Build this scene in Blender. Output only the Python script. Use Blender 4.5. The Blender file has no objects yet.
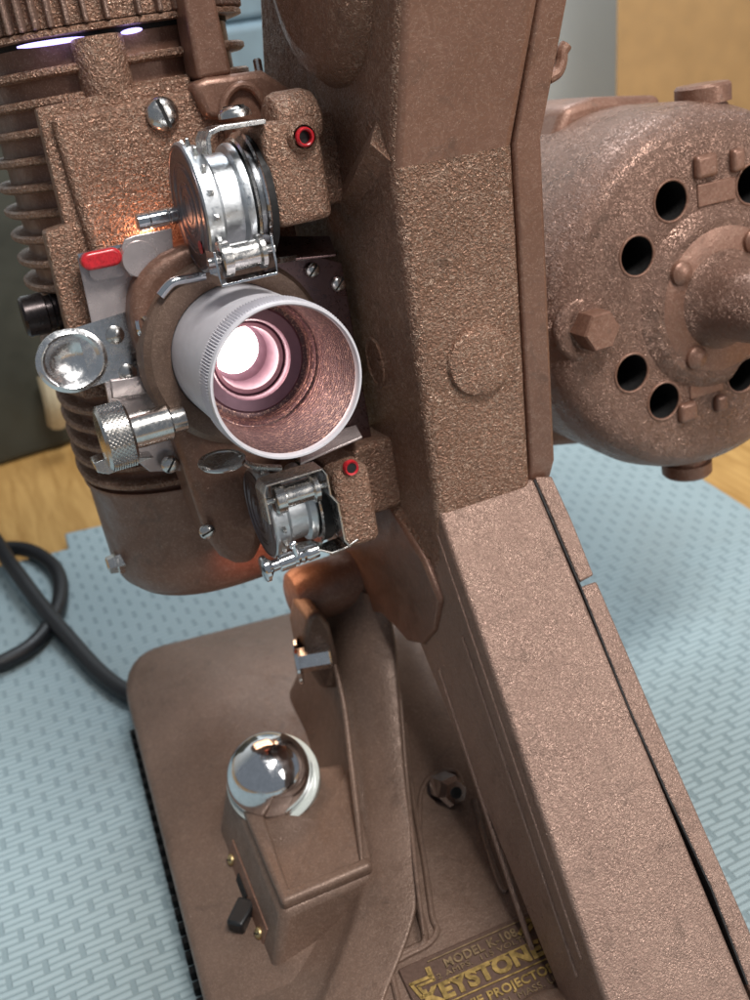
import bpy, bmesh, math, random
from mathutils import Vector as V, Matrix, noise
random.seed(4)
PI = math.pi
S = bpy.context.scene
C = S.collection
S.unit_settings.system = 'METRIC'; S.unit_settings.scale_length = 0.01   # one unit = 1 cm

# ---------------------------------------------------------------- camera and the two frames
F = 1050.0                                   # focal length in photo pixels (photo 750 x 1000)
def unit(v): v = V(v); v.normalize(); return v
RX = unit((3000, -950, F))                   # the machine's right, in camera axes (x right, y down, z forward)
def frame(gx):
    gy = (3000*gx + F*F)/950.0
    G = unit((gx, gy, F)); D = G.cross(RX); D.normalize()
    return G, D
GT, DT = frame(-550)                         # table frame
GH, DH = frame(-480)                         # projector head, tilted up about nine degrees
def mat3(a, b, c): return Matrix((a, b, c))
MT = mat3(RX, GT, -DT); MH = mat3(RX, GH, -DH)
CAMZ = 32.0
CAM = V((0, 0, CAMZ))
def ray(px, py): return V(((px-375)/F, (py-500)/F, 1.0))
OH = ray(288, 382)*26                        # head origin: centre of the lens rim
HEAD = Matrix.Translation(CAM + MT @ OH) @ (MT @ MH.transposed()).to_4x4()
WORLD = Matrix.Identity(4)
def hp(px, py, x=None, y=None, z=None):      # photo pixel -> head coordinates on a plane
    r = MH @ ray(px, py); o = MH @ OH
    i, v = (0, x) if x is not None else (1, y) if y is not None else (2, z)
    return r*((v+o[i])/r[i]) - o
def hpl(px, py, P, N):
    r = MH @ ray(px, py); o = MH @ OH
    return r*(((P+o).dot(N))/r.dot(N)) - o
def tp(px, py, x=None, y=None, z=None):      # photo pixel -> table coordinates on a plane
    r = MT @ ray(px, py)
    if z is not None: t = (z-CAMZ)/r.z
    elif y is not None: t = y/r.y
    else: t = x/r.x
    return CAM + r*t

cd = bpy.data.cameras.new('camera'); cam = bpy.data.objects.new('camera', cd); C.objects.link(cam)
ax = MT @ V((1, 0, 0)); ay = MT @ V((0, -1, 0)); az = MT @ V((0, 0, -1))
m = Matrix((ax, ay, az)).transposed().to_4x4(); m.translation = CAM
cam.matrix_world = m
cd.sensor_fit = 'VERTICAL'; cd.sensor_height = 24; cd.sensor_width = 18; cd.lens = 24*F/1000
cd.clip_start = 0.5; cd.clip_end = 1000
cd.dof.use_dof = True; cd.dof.focus_distance = 26.5; cd.dof.aperture_fstop = 0.13
S.camera = cam

# ---------------------------------------------------------------- materials
class N:
    def __init__(s, name):
        s.m = bpy.data.materials.new(name); s.m.use_nodes = True
        s.t = s.m.node_tree; s.b = s.t.nodes['Principled BSDF']
        s.co = s.t.nodes.new('ShaderNodeTexCoord').outputs['Object']
    def new(s, t, **k):
        n = s.t.nodes.new(t)
        for a, v in k.items(): setattr(n, a, v)
        return n
    def link(s, a, b): s.t.links.new(a, b)
    def noise(s, scale, detail=3, rough=.5, dist=0, vec=None):
        n = s.new('ShaderNodeTexNoise'); n.inputs['Scale'].default_value = scale
        n.inputs['Detail'].default_value = detail; n.inputs['Roughness'].default_value = rough
        n.inputs['Distortion'].default_value = dist
        s.link(vec or s.co, n.inputs['Vector']); return n.outputs['Fac']
    def math(s, op, a, b=None, c=None, clamp=False):
        n = s.new('ShaderNodeMath', operation=op); n.use_clamp = clamp
        for i, v in enumerate((a, b, c)):
            if v is None: continue
            if isinstance(v, (int, float)): n.inputs[i].default_value = v
            else: s.link(v, n.inputs[i])
        return n.outputs[0]
    def ramp(s, f, stops):
        n = s.new('ShaderNodeValToRGB'); e = n.color_ramp.elements
        while len(e) < len(stops): e.new(.5)
        for i, (p, c) in enumerate(stops):
            e[i].position = p; e[i].color = (*c, 1) if len(c) == 3 else c
        s.link(f, n.inputs[0]); return n.outputs[0]
    def rng(s, f, a, b, c, d):
        n = s.new('ShaderNodeMapRange'); 
        for i, v in enumerate((a, b, c, d)): n.inputs[i+1].default_value = v
        s.link(f, n.inputs[0]); return n.outputs[0]
    def bump(s, h, strength, dist=.02, nrm=None):
        n = s.new('ShaderNodeBump'); n.inputs['Strength'].default_value = strength
        n.inputs['Distance'].default_value = dist; s.link(h, n.inputs['Height'])
        if nrm: s.link(nrm, n.inputs['Normal'])
        return n.outputs[0]
    def set(s, **k):
        for a, v in k.items():
            i = s.b.inputs[a.replace('_', ' ')]
            if hasattr(v, 'links') or isinstance(v, bpy.types.NodeSocket): s.link(v, i)
            else: i.default_value = (*v, 1) if isinstance(v, tuple) and len(v) == 3 and i.type == 'RGBA' else v
        return s

def bronze(name, c0, c1, scale=9, b=.5, dist=.03, rough=.42, metal=.4, worm=0, flake=.45, fs=.62, ft=.034):
    n = N(name)
    big = n.noise(.35, 4, .6)
    fine = n.noise(scale, 2, .5, 1.2)
    if worm:                                  # fingerprint-like wrinkles of the hammered finish
        a1 = n.rng(n.math('ABSOLUTE', n.math('SUBTRACT', n.noise(worm*2.0, 1.0, .5, 3.2), .5)), 0, .07, 1, 0)
        a2 = n.rng(n.math('ABSOLUTE', n.math('SUBTRACT', n.noise(worm*3.1, 1.0, .5, 2.6), .52)), 0, .07, 1, 0)
        h2 = n.math('ADD', n.math('MAXIMUM', a1, n.math('MULTIPLY', a2, .8)), n.math('MULTIPLY', fine, .2))
    else:
        v = n.new('ShaderNodeTexVoronoi', feature='DISTANCE_TO_EDGE'); v.inputs['Scale'].default_value = scale*.75
        nn = n.new('ShaderNodeTexNoise'); nn.inputs['Scale'].default_value = scale*.5
        n.link(n.co, nn.inputs['Vector'])
        mx = n.new('ShaderNodeVectorMath', operation='MULTIPLY_ADD'); n.link(nn.outputs['Color'], mx.inputs[0])
        mx.inputs[1].default_value = (.25,)*3; n.link(n.co, mx.inputs[2]); n.link(mx.outputs[0], v.inputs['Vector'])
        edge = n.rng(v.outputs['Distance'], 0, .25, 0, 1)
        h2 = n.math('ADD', n.math('MULTIPLY', fine, 1.6), n.math('MULTIPLY', edge, -.55))
    col = n.ramp(n.math('ADD', n.math('MULTIPLY', big, .7), n.math('MULTIPLY', fine, .3)), [(.3, c0), (.7, c1)])
    fl = n.new('ShaderNodeMix', data_type='RGBA'); fk = n.noise(scale*fs, 2.0, .55, 1.3)
    fk = n.rng(n.math('ABSOLUTE', n.math('SUBTRACT', fk, .5)), .010, ft, flake, 0)
    n.link(fk, fl.inputs[0]); n.link(col, fl.inputs[6]); fl.inputs[7].default_value = (.60, .43, .33, 1); col = fl.outputs[2]
    h2 = n.math('ADD', h2, n.math('MULTIPLY', fk, .8))
    dirt = n.rng(n.noise(1.1, 6, .68, .8), .56, .68, 0, .42)
    dm = n.new('ShaderNodeMix', data_type='RGBA'); n.link(dirt, dm.inputs[0]); n.link(col, dm.inputs[6]); dm.inputs[7].default_value = (.10, .065, .05, 1); col = dm.outputs[2]
    mp = n.new('ShaderNodeMapping'); n.link(n.co, mp.inputs[0]); mp.inputs['Scale'].default_value = (1.2, 1.2, 14); mp.inputs['Rotation'].default_value = (.5, .6, .3)
    scr_ = n.math('MULTIPLY', n.rng(n.noise(1.6, 3, .6, .3, mp.outputs[0]), .70, .73, 0, 1), n.rng(n.noise(.9, 2), .5, .6, 0, .55))
    sm2 = n.new('ShaderNodeMix', data_type='RGBA'); n.link(scr_, sm2.inputs[0]); n.link(col, sm2.inputs[6]); sm2.inputs[7].default_value = (.52, .40, .33, 1); col = sm2.outputs[2]
    spark = n.math('GREATER_THAN', n.noise(scale*5, 1), .68)
    mixn = n.new('ShaderNodeMix', data_type='RGBA'); n.link(n.math('MULTIPLY', spark, .35), mixn.inputs[0])
    n.link(col, mixn.inputs[6]); mixn.inputs[7].default_value = (.62, .42, .33, 1)
    r = n.math('ADD', n.rng(n.noise(scale*.4, 3), .3, .7, rough-.08, rough+.08), n.rng(n.noise(.6, 4, .6, 1.0), .42, .62, 0, .14))
    n.set(Base_Color=mixn.outputs[2], Metallic=metal, Roughness=r, Normal=n.bump(h2, b, dist))
    return n.m
B0, B1 = (.225, .120, .078), (.30, .166, .112)
M = {}
M['bronze'] = bronze('bronze_hammered_paint', B0, B1, 9, .85, .045, .34, .5, flake=.62, fs=.55, ft=.036)
M['bronze_fine'] = bronze('bronze_fine_paint', (.235, .146, .114), (.31, .20, .158), 12, .55, .03, .34, .5, flake=.25)
M['bronze_smooth'] = bronze('bronze_smooth_paint', (.185, .092, .062), (.24, .125, .086), 5, .22, .02, .36, .35, flake=.12)
M['bronze_worm'] = bronze('bronze_wrinkle_paint', (.225, .130, .096), (.31, .185, .14), 6, .9, .03, .27, .5, worm=1.45, flake=.1)
M['bronze_base'] = bronze('bronze_base_paint', (.150, .094, .068), (.205, .130, .096), 9, .28, .02, .40, .3, flake=.15)

def metal(name, col, rough, scr=0, aniso=None):
    n = N(name); f = n.noise(6, 4, .6)
    n.set(Base_Color=n.ramp(f, [(.3, tuple(c*.86 for c in col)), (.7, col)]), Metallic=1.0,
          Roughness=n.math('ADD', n.rng(n.noise(14, 3), .3, .7, rough*.75, rough*1.35), n.rng(n.noise(2.2, 5, .7, 1.0), .48, .66, 0, .16)))
    if scr: n.set(Normal=n.bump(n.noise(30, 2), scr, .01))
    return n.m
M['chrome'] = metal('polished_chrome', (.80, .80, .82), .09)
M['satin'] = metal('satin_bright_steel', (.85, .84, .84), .2, .05)
M['steel'] = metal('worn_nickel_steel', (.66, .64, .62), .20, .03)
M['dark_plate'] = metal('smoked_gate_metal', (.17, .11, .11), .3, .05)

M['alu'] = metal('cast_aluminium', (.66, .69, .72), .36, .12)
M['disc'] = metal('turned_disc_metal', (.22, .19, .20), .34, .05)

M['brass'] = metal('worn_brass', (.62, .47, .24), .38, .3)

def plain(name, col, rough=.5, metal=0, scale=4, var=.12, b=0, coat=0, **k):
    n = N(name); f = n.noise(scale, 4, .55)
    n.set(Base_Color=n.ramp(f, [(.25, tuple(c*(1-var) for c in col)), (.75, tuple(min(1, c*(1+var)) for c in col))]), Metallic=metal,
          Roughness=n.rng(n.noise(scale*2, 2), .3, .7, rough*.85, min(1, rough*1.15)))
    if b: n.set(Normal=n.bump(n.noise(scale*6, 3), b, .02))
    if coat: n.set(Coat_Weight=coat)
    n.set(**k); return n.m
M['anod'] = plain('matte_lens_aluminium', (.66, .64, .68), .45, .2, scale=3, var=.05)
M['plate'] = plain('satin_gate_plate', (.50, .43, .42), .26, .55, scale=1.5, var=.12)
M['mauve'] = plain('dark_mauve_anodising', (.20, .12, .16), .35, .4, scale=5)
M['red'] = plain('red_lacquer', (.50, .016, .024), .3, scale=9, var=.35, coat=.3)
M['black'] = plain('black_plastic', (.012, .012, .013), .4)
M['rubber'] = plain('black_cord_rubber', (.010, .010, .012), .45, b=.1)
M['dark'] = plain('dark_inside', (.006, .005, .005), .7)
M['bolt_black'] = plain('blackened_steel', (.05, .04, .04), .3, .8)
M['green_box'] = plain('dark_olive_case', (.045, .047, .036), .6, scale=.4, var=.25)
M['cardboard'] = plain('tan_cardboard', (.46, .29, .13), .8, scale=.5, var=.1)
M['paint_wall'] = plain('pale_wall_paint', (.78, .85, .87), .9, scale=.05, var=.05)
M['blue_item'] = plain('grey_blue_card', (.17, .24, .28), .6, scale=.5)
M['white_glass'] = plain('milky_white_glass', (.62, .66, .62), .18, scale=2, var=.06, coat=.5)
M['gold'] = plain('gold_lettering', (.40, .27, .09), .42, .5, scale=4, var=.65)
M['dull_gold'] = plain('dull_relief_lettering', (.26, .18, .10), .4, .4, scale=4, var=.4)
M['plate_ground'] = plain('nameplate_ground', (.13, .078, .058), .42, .35, scale=8, var=.2, b=.1)
M['cream_plastic'] = plain('cream_plastic', (.5, .42, .28), .5)

def lens_inside():                            # worn bore with turned grooves
    n = N('grooved_lens_bore')
    sp = n.new('ShaderNodeSeparateXYZ'); n.link(n.co, sp.inputs[0])
    yy = n.math('ADD', sp.outputs[1], n.math('MULTIPLY', n.noise(.9, 2), .10))
    g = n.math('SINE', n.math('MULTIPLY', yy, 48))
    g = n.math('MULTIPLY', g, n.noise(4, 3))
    flake = n.math('GREATER_THAN', n.noise(13, 2, .6, 1.0), .57)
    col = n.ramp(n.math('MULTIPLY', flake, .8), [(0, (.16, .095, .10)), (1, (.62, .40, .32))])
    n.set(Base_Color=col, Metallic=.65, Roughness=.36, Normal=n.bump(n.math('ADD', g, n.math('MULTIPLY', flake, .5)), .7, .04))
    return n.m
M['bore'] = lens_inside()
def emit(name, col, s):
    n = N(name); n.set(Base_Color=(0, 0, 0), Emission_Color=col, Emission_Strength=s); return n.m
M['glow'] = emit('projector_lamp_light', (1, .88, .80), 14)
M['vent'] = emit('warm_vent_light', (1, .60, .36), 6)
M['leak'] = emit('violet_lamp_leak', (.45, .38, 1), 3.0)
def glass():
    n = N('lens_glass'); n.set(Base_Color=(.9, .8, .95), Transmission_Weight=1.0, Roughness=.02, IOR=1.15); return n.m
M['glass'] = glass()

def foam():
    n = N('grey_blue_foam_mat')
    sp = n.new('ShaderNodeSeparateXYZ'); n.link(n.co, sp.inputs[0])
    wob = n.math('MULTIPLY', n.math('SUBTRACT', n.noise(.25, 2), .5), .25)
    u = n.math('DIVIDE', n.math('ADD', sp.outputs[0], wob), .64)
    v = n.math('DIVIDE', n.math('ADD', sp.outputs[1], wob), 1.18)
    col = n.math('FLOOR', u); uu = n.math('FRACT', u)
    vv = n.math('FRACT', n.math('ADD', v, n.math('MULTIPLY', col, .5)))
    du = n.math('ABSOLUTE', n.math('SUBTRACT', uu, .5))
    inbar_u = n.rng(du, .13, .18, 1, 0)
    dv = n.math('ABSOLUTE', n.math('SUBTRACT', vv, .25))
    inbar_v = n.rng(dv, .25, .30, 1, 0)
    bar = n.math('MULTIPLY', inbar_u, inbar_v)
    st = n.math('FRACT', n.math('MULTIPLY', vv, 4))
    st = n.math('ABSOLUTE', n.math('SUBTRACT', st, .5))
    slat = n.rng(st, .22, .42, 1, .26)
    h = n.math('MULTIPLY', n.math('SUBTRACT', 1, bar), slat)
    h = n.math('MAXIMUM', h, n.math('MULTIPLY', bar, .05))
    c = n.ramp(n.math('ADD', n.math('MULTIPLY', h, .75), n.math('MULTIPLY', n.noise(.12, 3), .3)), [(.05, (.20, .265, .285)), (.9, (.33, .415, .438))])
    st_ = n.rng(n.noise(.09, 5, .65, .6), .52, .68, 0, .30)
    sx = n.new('ShaderNodeMix', data_type='RGBA'); n.link(st_, sx.inputs[0]); n.link(c, sx.inputs[6]); sx.inputs[7].default_value = (.24, .28, .28, 1); c = sx.outputs[2]
    n.set(Base_Color=c, Roughness=.55, Normal=n.bump(h, .75, .05, n.bump(n.noise(22, 2), .12, .01)))
    return n.m
M['foam'] = foam()
def wood():
    n = N('honey_wood_table')
    mp = n.new('ShaderNodeMapping'); n.link(n.co, mp.inputs[0]); mp.inputs['Scale'].default_value = (.5, .06, .5); mp.inputs['Rotation'].default_value = (0, 0, .25)
    f = n.noise(3, 6, .6, .8, mp.outputs[0])
    n.set(Base_Color=n.ramp(f, [(.3, (.36, .19, .055)), (.7, (.56, .33, .115))]), Roughness=.38)
    return n.m
M['wood'] = wood()

# ---------------------------------------------------------------- mesh builder
def basis(axis):
    a = unit(axis); t = V((0, 0, 1)) if abs(a.z) < .9 else V((1, 0, 0))
    u = a.cross(t); u.normalize(); return a, u, a.cross(u)
class MB:
    def __init__(s): s.v = []; s.f = []; s.m = []
    def add(s, vs, fs, mi=0):
        o = len(s.v); s.v += [V(p) for p in vs]; s.f += [[i+o for i in f] for f in fs]; s.m += [mi]*len(fs); return s
    def box(s, a, b, mi=0):
        (x0, y0, z0), (x1, y1, z1) = a, b
        return s.add([(x0,y0,z0),(x1,y0,z0),(x1,y1,z0),(x0,y1,z0),(x0,y0,z1),(x1,y0,z1),(x1,y1,z1),(x0,y1,z1)],
                     [(0,3,2,1),(4,5,6,7),(0,1,5,4),(1,2,6,5),(2,3,7,6),(3,0,4,7)], mi)
    def lathe(s, o, axis, prof, n=48, cap=True, mi=0, closed=False, wob=None):
        o = V(o); a, u, w = basis(axis); vs = []; fs = []
        for t, r in prof:
            for k in range(n):
                q = 2*PI*k/n; rr = r*(wob(k, t) if wob else 1)
                vs.append(o + a*t + (u*math.cos(q) + w*math.sin(q))*rr)
        L = len(prof)
        for j in range(L-1 + (1 if closed else 0)):
            j2 = (j+1) % L
            for k in range(n):
                k2 = (k+1) % n; fs.append((j*n+k, j*n+k2, j2*n+k2, j2*n+k))
        if cap and not closed:
            fs.append(list(range(n))); fs.append([(L-1)*n+k for k in range(n)])
        return s.add(vs, fs, mi)
    def cyl(s, p0, p1, r, n=32, b=0, mi=0):
        p0, p1 = V(p0), V(p1); L = (p1-p0).length
        pr = [(0, r), (L, r)] if not b else [(0, r-b), (b*.3, r-b*.3), (b, r), (L-b, r), (L-b*.3, r-b*.3), (L, r-b)]
        return s.lathe(p0, p1-p0, pr, n, mi=mi)
    def ring(s, o, axis, R, r, n=48, k=10, mi=0):
        return s.lathe(o, axis, [(math.sin(2*PI*i/k)*r, R+math.cos(2*PI*i/k)*r) for i in range(k)], n, closed=True, mi=mi)
    def prism(s, poly, axis, a, b, mi=0):
        def P(p, d): return {'x': (d, p[0], p[1]), 'y': (p[0], d, p[1]), 'z': (p[0], p[1], d)}[axis]
        n = len(poly)
        return s.add([P(p, a) for p in poly]+[P(p, b) for p in poly],
                     [list(range(n)), list(range(2*n-1, n-1, -1))]+[(i, (i+1) % n, n+(i+1) % n, n+i) for i in range(n)], mi)
    def hexa(s, lo, hi, mi=0):               # eight corners
        return s.add(list(lo)+list(hi), [(0,1,2,3),(7,6,5,4),(0,4,5,1),(1,5,6,2),(2,6,7,3),(3,7,4,0)], mi)
    def sheet(s, path, th, axis, a, b, mi=0): # bent sheet metal: polyline with thickness, pulled along an axis
        off = []
        for i, p in enumerate(path):
            d = V(path[min(i+1, len(path)-1)]) - V(path[max(i-1, 0)]); d.normalize(); off.append((p[0]-d.y*th, p[1]+d.x*th))
        P = lambda p, d: {'x': (d, p[0], p[1]), 'y': (p[0], d, p[1]), 'z': (p[0], p[1], d)}[axis]
        for i in range(len(path)-1):
            q = [path[i], path[i+1], off[i+1], off[i]]
            s.add([P(p, a) for p in q]+[P(p, b) for p in q], [(0,1,2,3),(7,6,5,4),(0,4,5,1),(2,6,7,3)] + ([(3,7,4,0)] if i == 0 else []) + ([(1,5,6,2)] if i == len(path)-2 else []), mi)
        return s
    def tube(s, pts, r, n=12, steps=8, mi=0):
        P = [V(p) for p in pts]; out = []
        if steps > 1:
            for i in range(len(P)-1):
                p0, p1, p2, p3 = P[max(i-1, 0)], P[i], P[i+1], P[min(i+2, len(P)-1)]
                for j in range(steps):
                    t = j/steps; out.append(.5*((2*p1)+(p2-p0)*t+(2*p0-5*p1+4*p2-p3)*t*t+(3*p1-p0-3*p2+p3)*t**3))
            out.append(P[-1])
        else: out = P
        d0 = (out[1]-out[0]).normalized(); _, u, w = basis(d0); vs = []; fs = []
        for i, p in enumerate(out):
            d = (out[min(i+1, len(out)-1)]-out[max(i-1, 0)]).normalized()
            u = (u - d*u.dot(d)).normalized(); w = d.cross(u)
            rr = r(i/(len(out)-1)) if callable(r) else r
            for k in range(n): q = 2*PI*k/n; vs.append(p+(u*math.cos(q)+w*math.sin(q))*rr)
        for i in range(len(out)-1):
            for k in range(n): k2 = (k+1) % n; fs.append((i*n+k, i*n+k2, (i+1)*n+k2, (i+1)*n+k))
        fs += [list(range(n)), [(len(out)-1)*n+k for k in range(n)]]
        return s.add(vs, fs, mi)
    def grid(s, rows, mi=0):
        n = len(rows[0]); vs = [p for r in rows for p in r]
        return s.add(vs, [(j*n+i, j*n+i+1, (j+1)*n+i+1, (j+1)*n+i) for j in range(len(rows)-1) for i in range(n-1)], mi)
    def screw(s, p, axis, r, slot=0.0, mi=0):  # slotted round head
        a, u, w = basis(axis); p = V(p)
        c, q = math.cos(slot), math.sin(slot); u, w = u*c+w*q, w*c-u*q
        n = 28; rows = [(0, r), (.25*r, r), (.45*r, .86*r), (.58*r, .62*r), (.64*r, .3*r)]
        vs = []; fs = []
        for t, rr in rows:
            for k in range(n):
                g = 2*PI*k/n; x = math.cos(g)*rr; y = math.sin(g)*rr
                vs.append(p + u*x + w*y + a*t)
        for j in range(len(rows)-1):
            for k in range(n): k2 = (k+1) % n; fs.append((j*n+k, j*n+k2, (j+1)*n+k2, (j+1)*n+k))
        fs.append([4*n+k for k in range(n)])
        s.add(vs, fs, mi)
        o = p + a*.60*r                        # the slot: a dark thin bar let into the head
        h = [o+u*(x*.86*r)+w*(y*.11*r) for x, y in ((-1,-1),(1,-1),(1,1),(-1,1))]
        return s.hexa([q_-a*.3*r for q_ in h], [q_+a*.06*r for q_ in h], mi+1)

def stack(mb, secs, mi=0):
    n = len(secs[0]); vs = [p for s_ in secs for p in s_]
    fs = [(j*n+k, j*n+(k+1) % n, (j+1)*n+(k+1) % n, (j+1)*n+k) for j in range(len(secs)-1) for k in range(n)]
    fs += [list(range(n)), [(len(secs)-1)*n+k for k in range(n)]]
    return mb.add(vs, fs, mi)
CEN = {}
def mk(name, mb, mats, parent=None, fr=None, bevel=0, seg=3, sharp=35, mod=None):
    if not isinstance(mats, (list, tuple)): mats = [mats]
    c = sum(mb.v, V((0, 0, 0)))/len(mb.v)
    me = bpy.data.meshes.new(name)
    me.from_pydata([p-c for p in mb.v], [], mb.f)
    for q in mats: me.materials.append(M[q])
    if len(mats) > 1:
        for p, i in zip(me.polygons, mb.m): p.material_index = i
    bm = bmesh.new(); bm.from_mesh(me); bmesh.ops.recalc_face_normals(bm, faces=bm.faces); bm.to_mesh(me); bm.free()
    me.polygons.foreach_set('use_smooth', [True]*len(me.polygons)); me.set_sharp_from_angle(angle=math.radians(sharp))
    o = bpy.data.objects.new(name, me); C.objects.link(o)
    if mod: mod(o)
    if bevel:
        b = o.modifiers.new('bevel', 'BEVEL'); b.width = bevel; b.segments = seg; b.limit_method = 'ANGLE'; b.angle_limit = math.radians(38)
        b.harden_normals = False
    place(o, c, parent, fr)
    return o
def place(o, c, parent, fr):
    if parent is not None and parent.name in CEN:        # sub-part: same frame as its part
        pc, pf = CEN[parent.name]
        o.parent = parent; o.location = c - pc; CEN[o.name] = (c, pf)
    else:
        fr = WORLD if fr is None else fr
        mm = fr @ Matrix.Translation(c)
        if parent is not None:
            o.parent = parent; mm = Matrix.Translation(-parent.location) @ mm
        o.matrix_basis = mm; CEN[o.name] = (c, fr)
def tag(o, label=None, cat=None, group=None, kind=None):
    if label: o['label'] = label
    if cat: o['category'] = cat
    if group: o['group'] = group
    if kind: o['kind'] = kind
    return o
def bez(p0, p1, p2, n=8):
    return [tuple((1-t)**2*a+2*t*(1-t)*b+t*t*c for a, b, c in zip(p0, p1, p2)) for t in [i/n for i in range(n+1)]]
def yz(px, py, x): p = hp(px, py, x=x); return (p.y, p.z)
def xz(px, py, y): p = hp(px, py, y=y); return (p.x, p.z)

# ================================================================ THE SETTING
tag(mk('table_top', MB().box((-150, -60, -4), (170, 115, -1.0)), 'wood'), kind='structure')
tag(mk('wall', MB().box((-150, 112, -60), (250, 116, 190)), 'paint_wall'), kind='structure')

# foam mat: outline from its torn left corner and its far right edge
mo = [(-60, 6, 0)]
A = tp(0, 553, z=0); B1_ = tp(66, 531, z=0); 
edge_px = [(-260, 610), (0, 565), (48, 553), (68, 548), (64, 533), (100, 525), (150, 514)]
E1 = tp(684, 466, z=0); E2 = tp(750, 508, z=0)
pts = [tp(x, y, z=0) for x, y in edge_px] + [E1+(E1-E2)*2.0, E1, E2, E1+(E2-E1)*5, V((60, -30, 0)), V((-50, -30, 0))]
mat_poly = [(p.x, p.y) for p in pts]
mat = mk('foam_mat', MB().prism(mat_poly, 'z', -.98, 0), 'foam', bevel=.15, seg=2)
tag(mat, 'grey blue textured foam mat lying on the wooden table under the projector', 'mat')

# dark case far left on the table
p0 = tp(-60, 486, z=-1); p1 = tp(78, 443, z=-1); d = (p1-p0); d.z = 0; d.normalize(); nn = V((-d.y, d.x, 0))
p0 = p0 - d*12
def boxat(p, d, nn, L, W, H, z0=-.98):
    c = [p, p+d*L, p+d*L+nn*W, p+nn*W]
    return MB().hexa([V((q.x, q.y, z0)) for q in c], [V((q.x, q.y, z0+H)) for q in c])
dk = mk('dark_case', boxat(p0, d, nn, (p1-p0).length+5, 14, 24), 'green_box', bevel=.5)
tag(dk, 'dark olive box standing on the table behind the finned lamp house', 'box')
h1 = tp(48, 375, y=p1.y-1.5); h2 = tp(58, 422, y=p1.y-1.5)
mk('latch', MB().tube([h1, (h1+h2)/2+V((0, -.6, 0)), h2], .75, 10), 'cream_plastic', dk)
# cardboard carton, upper right, far behind the motor
cb = MB()
q0 = tp(617, 140, y=84); q1 = tp(612, -10, y=84)
cb.hexa([V((q0.x, 84, -.98)), V((q0.x+70, 74, -.98)), V((q0.x+72, 79, -.98)), V((q0.x*91/84+1, 91, -.98))],
        [V((q1.x, 84, 45)), V((q1.x+70, 74, 45)), V((q1.x+72, 79, 45)), V((q1.x*91/84+1, 91, 45))])
tag(mk('cardboard_box', cb, 'cardboard', bevel=.3), 'large tan cardboard box standing behind the motor at upper right', 'cardboard box')
# grey blue folder lying far behind between lamp house and arm
q = tp(236, 62, y=100)
fb = MB().box((q.x-9, 96, q.z-10), (q.x+9, 104, q.z+3.5)).box((q.x-8, 97, q.z+3.6), (q.x+10, 103, q.z+6.5))
tag(mk('storage_tray', fb, 'blue_item', bevel=.6), 'blurred grey blue storage tray seen in the gap above the lamp house', 'tray')
# a shelf for it to stand on
fsh = MB().box((q.x-30, 90, q.z-11.2), (q.x+14, 110, q.z-10))
for sx in (-28, 12): fsh.box((q.x+sx-1, 92, -.98), (q.x+sx+1, 108, q.z-11.2))
tag(mk('shelf', fsh, 'paint_wall', bevel=.1), 'pale shelf standing at the wall under the grey blue tray', 'shelf')

# ================================================================ THE PROJECTOR
root = bpy.data.objects.new('film_projector', None); root.empty_display_size = 5
rc = tp(300, 850, z=0); root.location = (rc.x, rc.y, 0); C.objects.link(root)
tag(root, 'vintage bronze hammered metal film projector with a glowing lens standing on the foam mat', 'projector')
def part(name, mb, mats, fr=HEAD, **k): return mk(name, mb, mats, root, fr, **k)

# ---- column casing -------------------------------------------------------------
XL, XR = 3.9, 7.05
fb_, ft_ = (0.95, -4.95), (.62, 4.38)
top = yz(400, 0, XL); dt = V(top)-V(ft_); up = V(ft_)+dt*1.7
prof = [tuple(up), ft_, fb_]
low = [yz(443, 560, XL), yz(445, 600, XL), yz(440, 628, XL), yz(428, 641, XL), yz(414, 638, XL), yz(400, 622, XL), yz(388, 611, XL), yz(372, 608, XL), yz(352, 602, XL), yz(338, 590, XL), yz(330, 570, XL)]
prof += low + [(12.2, -8), (12.2, 5.5), yz(262, 78, XL), yz(258, 0, XL), (8.2, 12.5)]
def flare(mb):
    for p in mb.v:
        if p.x > 5: p.x += .36*max(0, min(1, (p.z+5)/9.4)) + .07*max(0, p.z-4.4)
    return mb
cm_ = MB().prism(prof, 'x', XL, XR); cm_.m[2] = 1
casing = part('column_casing', flare(cm_), ['bronze', 'bronze_smooth'], bevel=.28, seg=4)
# raised round plug on the front face
cp = hp(481, 361, y=.72)
part('round_plug', MB().lathe((cp.x, .95, cp.z), (0, -1, 0), [(0, .93), (.16, .99), (.26, .95), (.30, .86), (.31, .5), (.32, 0.01)], 56), 'bronze')

skp = [yz(x, y, XL) for x, y in ((374, 468), (429, 558), (446, 600), (441, 629), (429, 643), (413, 640), (399, 624), (387, 613), (372, 610), (351, 604), (337, 592), (330, 560))]
mk('side_skin', MB().prism(skp, 'x', XL-.22, XL+.15), 'bronze_smooth', casing, bevel=.14, seg=4)
# right side cover, a flange with its own seam
XC0, XC1 = XR+.05, 7.95
cpf = [(up.x+.25, up.y), (ft_[0]+.12, ft_[1]), (fb_[0]+.12, fb_[1]+.2), (fb_[0]+.5, -5.5), (12, -8), (12, 5.5), (9, 9), (8, 12.5)]
part('side_cover', flare(MB().prism(cpf, 'x', XC0, XC1)), 'bronze_smooth', bevel=.1)
part('cover_seam', flare(MB().prism([(a+.35, b) for a, b in cpf[:4]]+[(10, -7), (10, 5), (8.5, 12)], 'x', XR-.01, XC0+.01)), 'dark')

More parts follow.
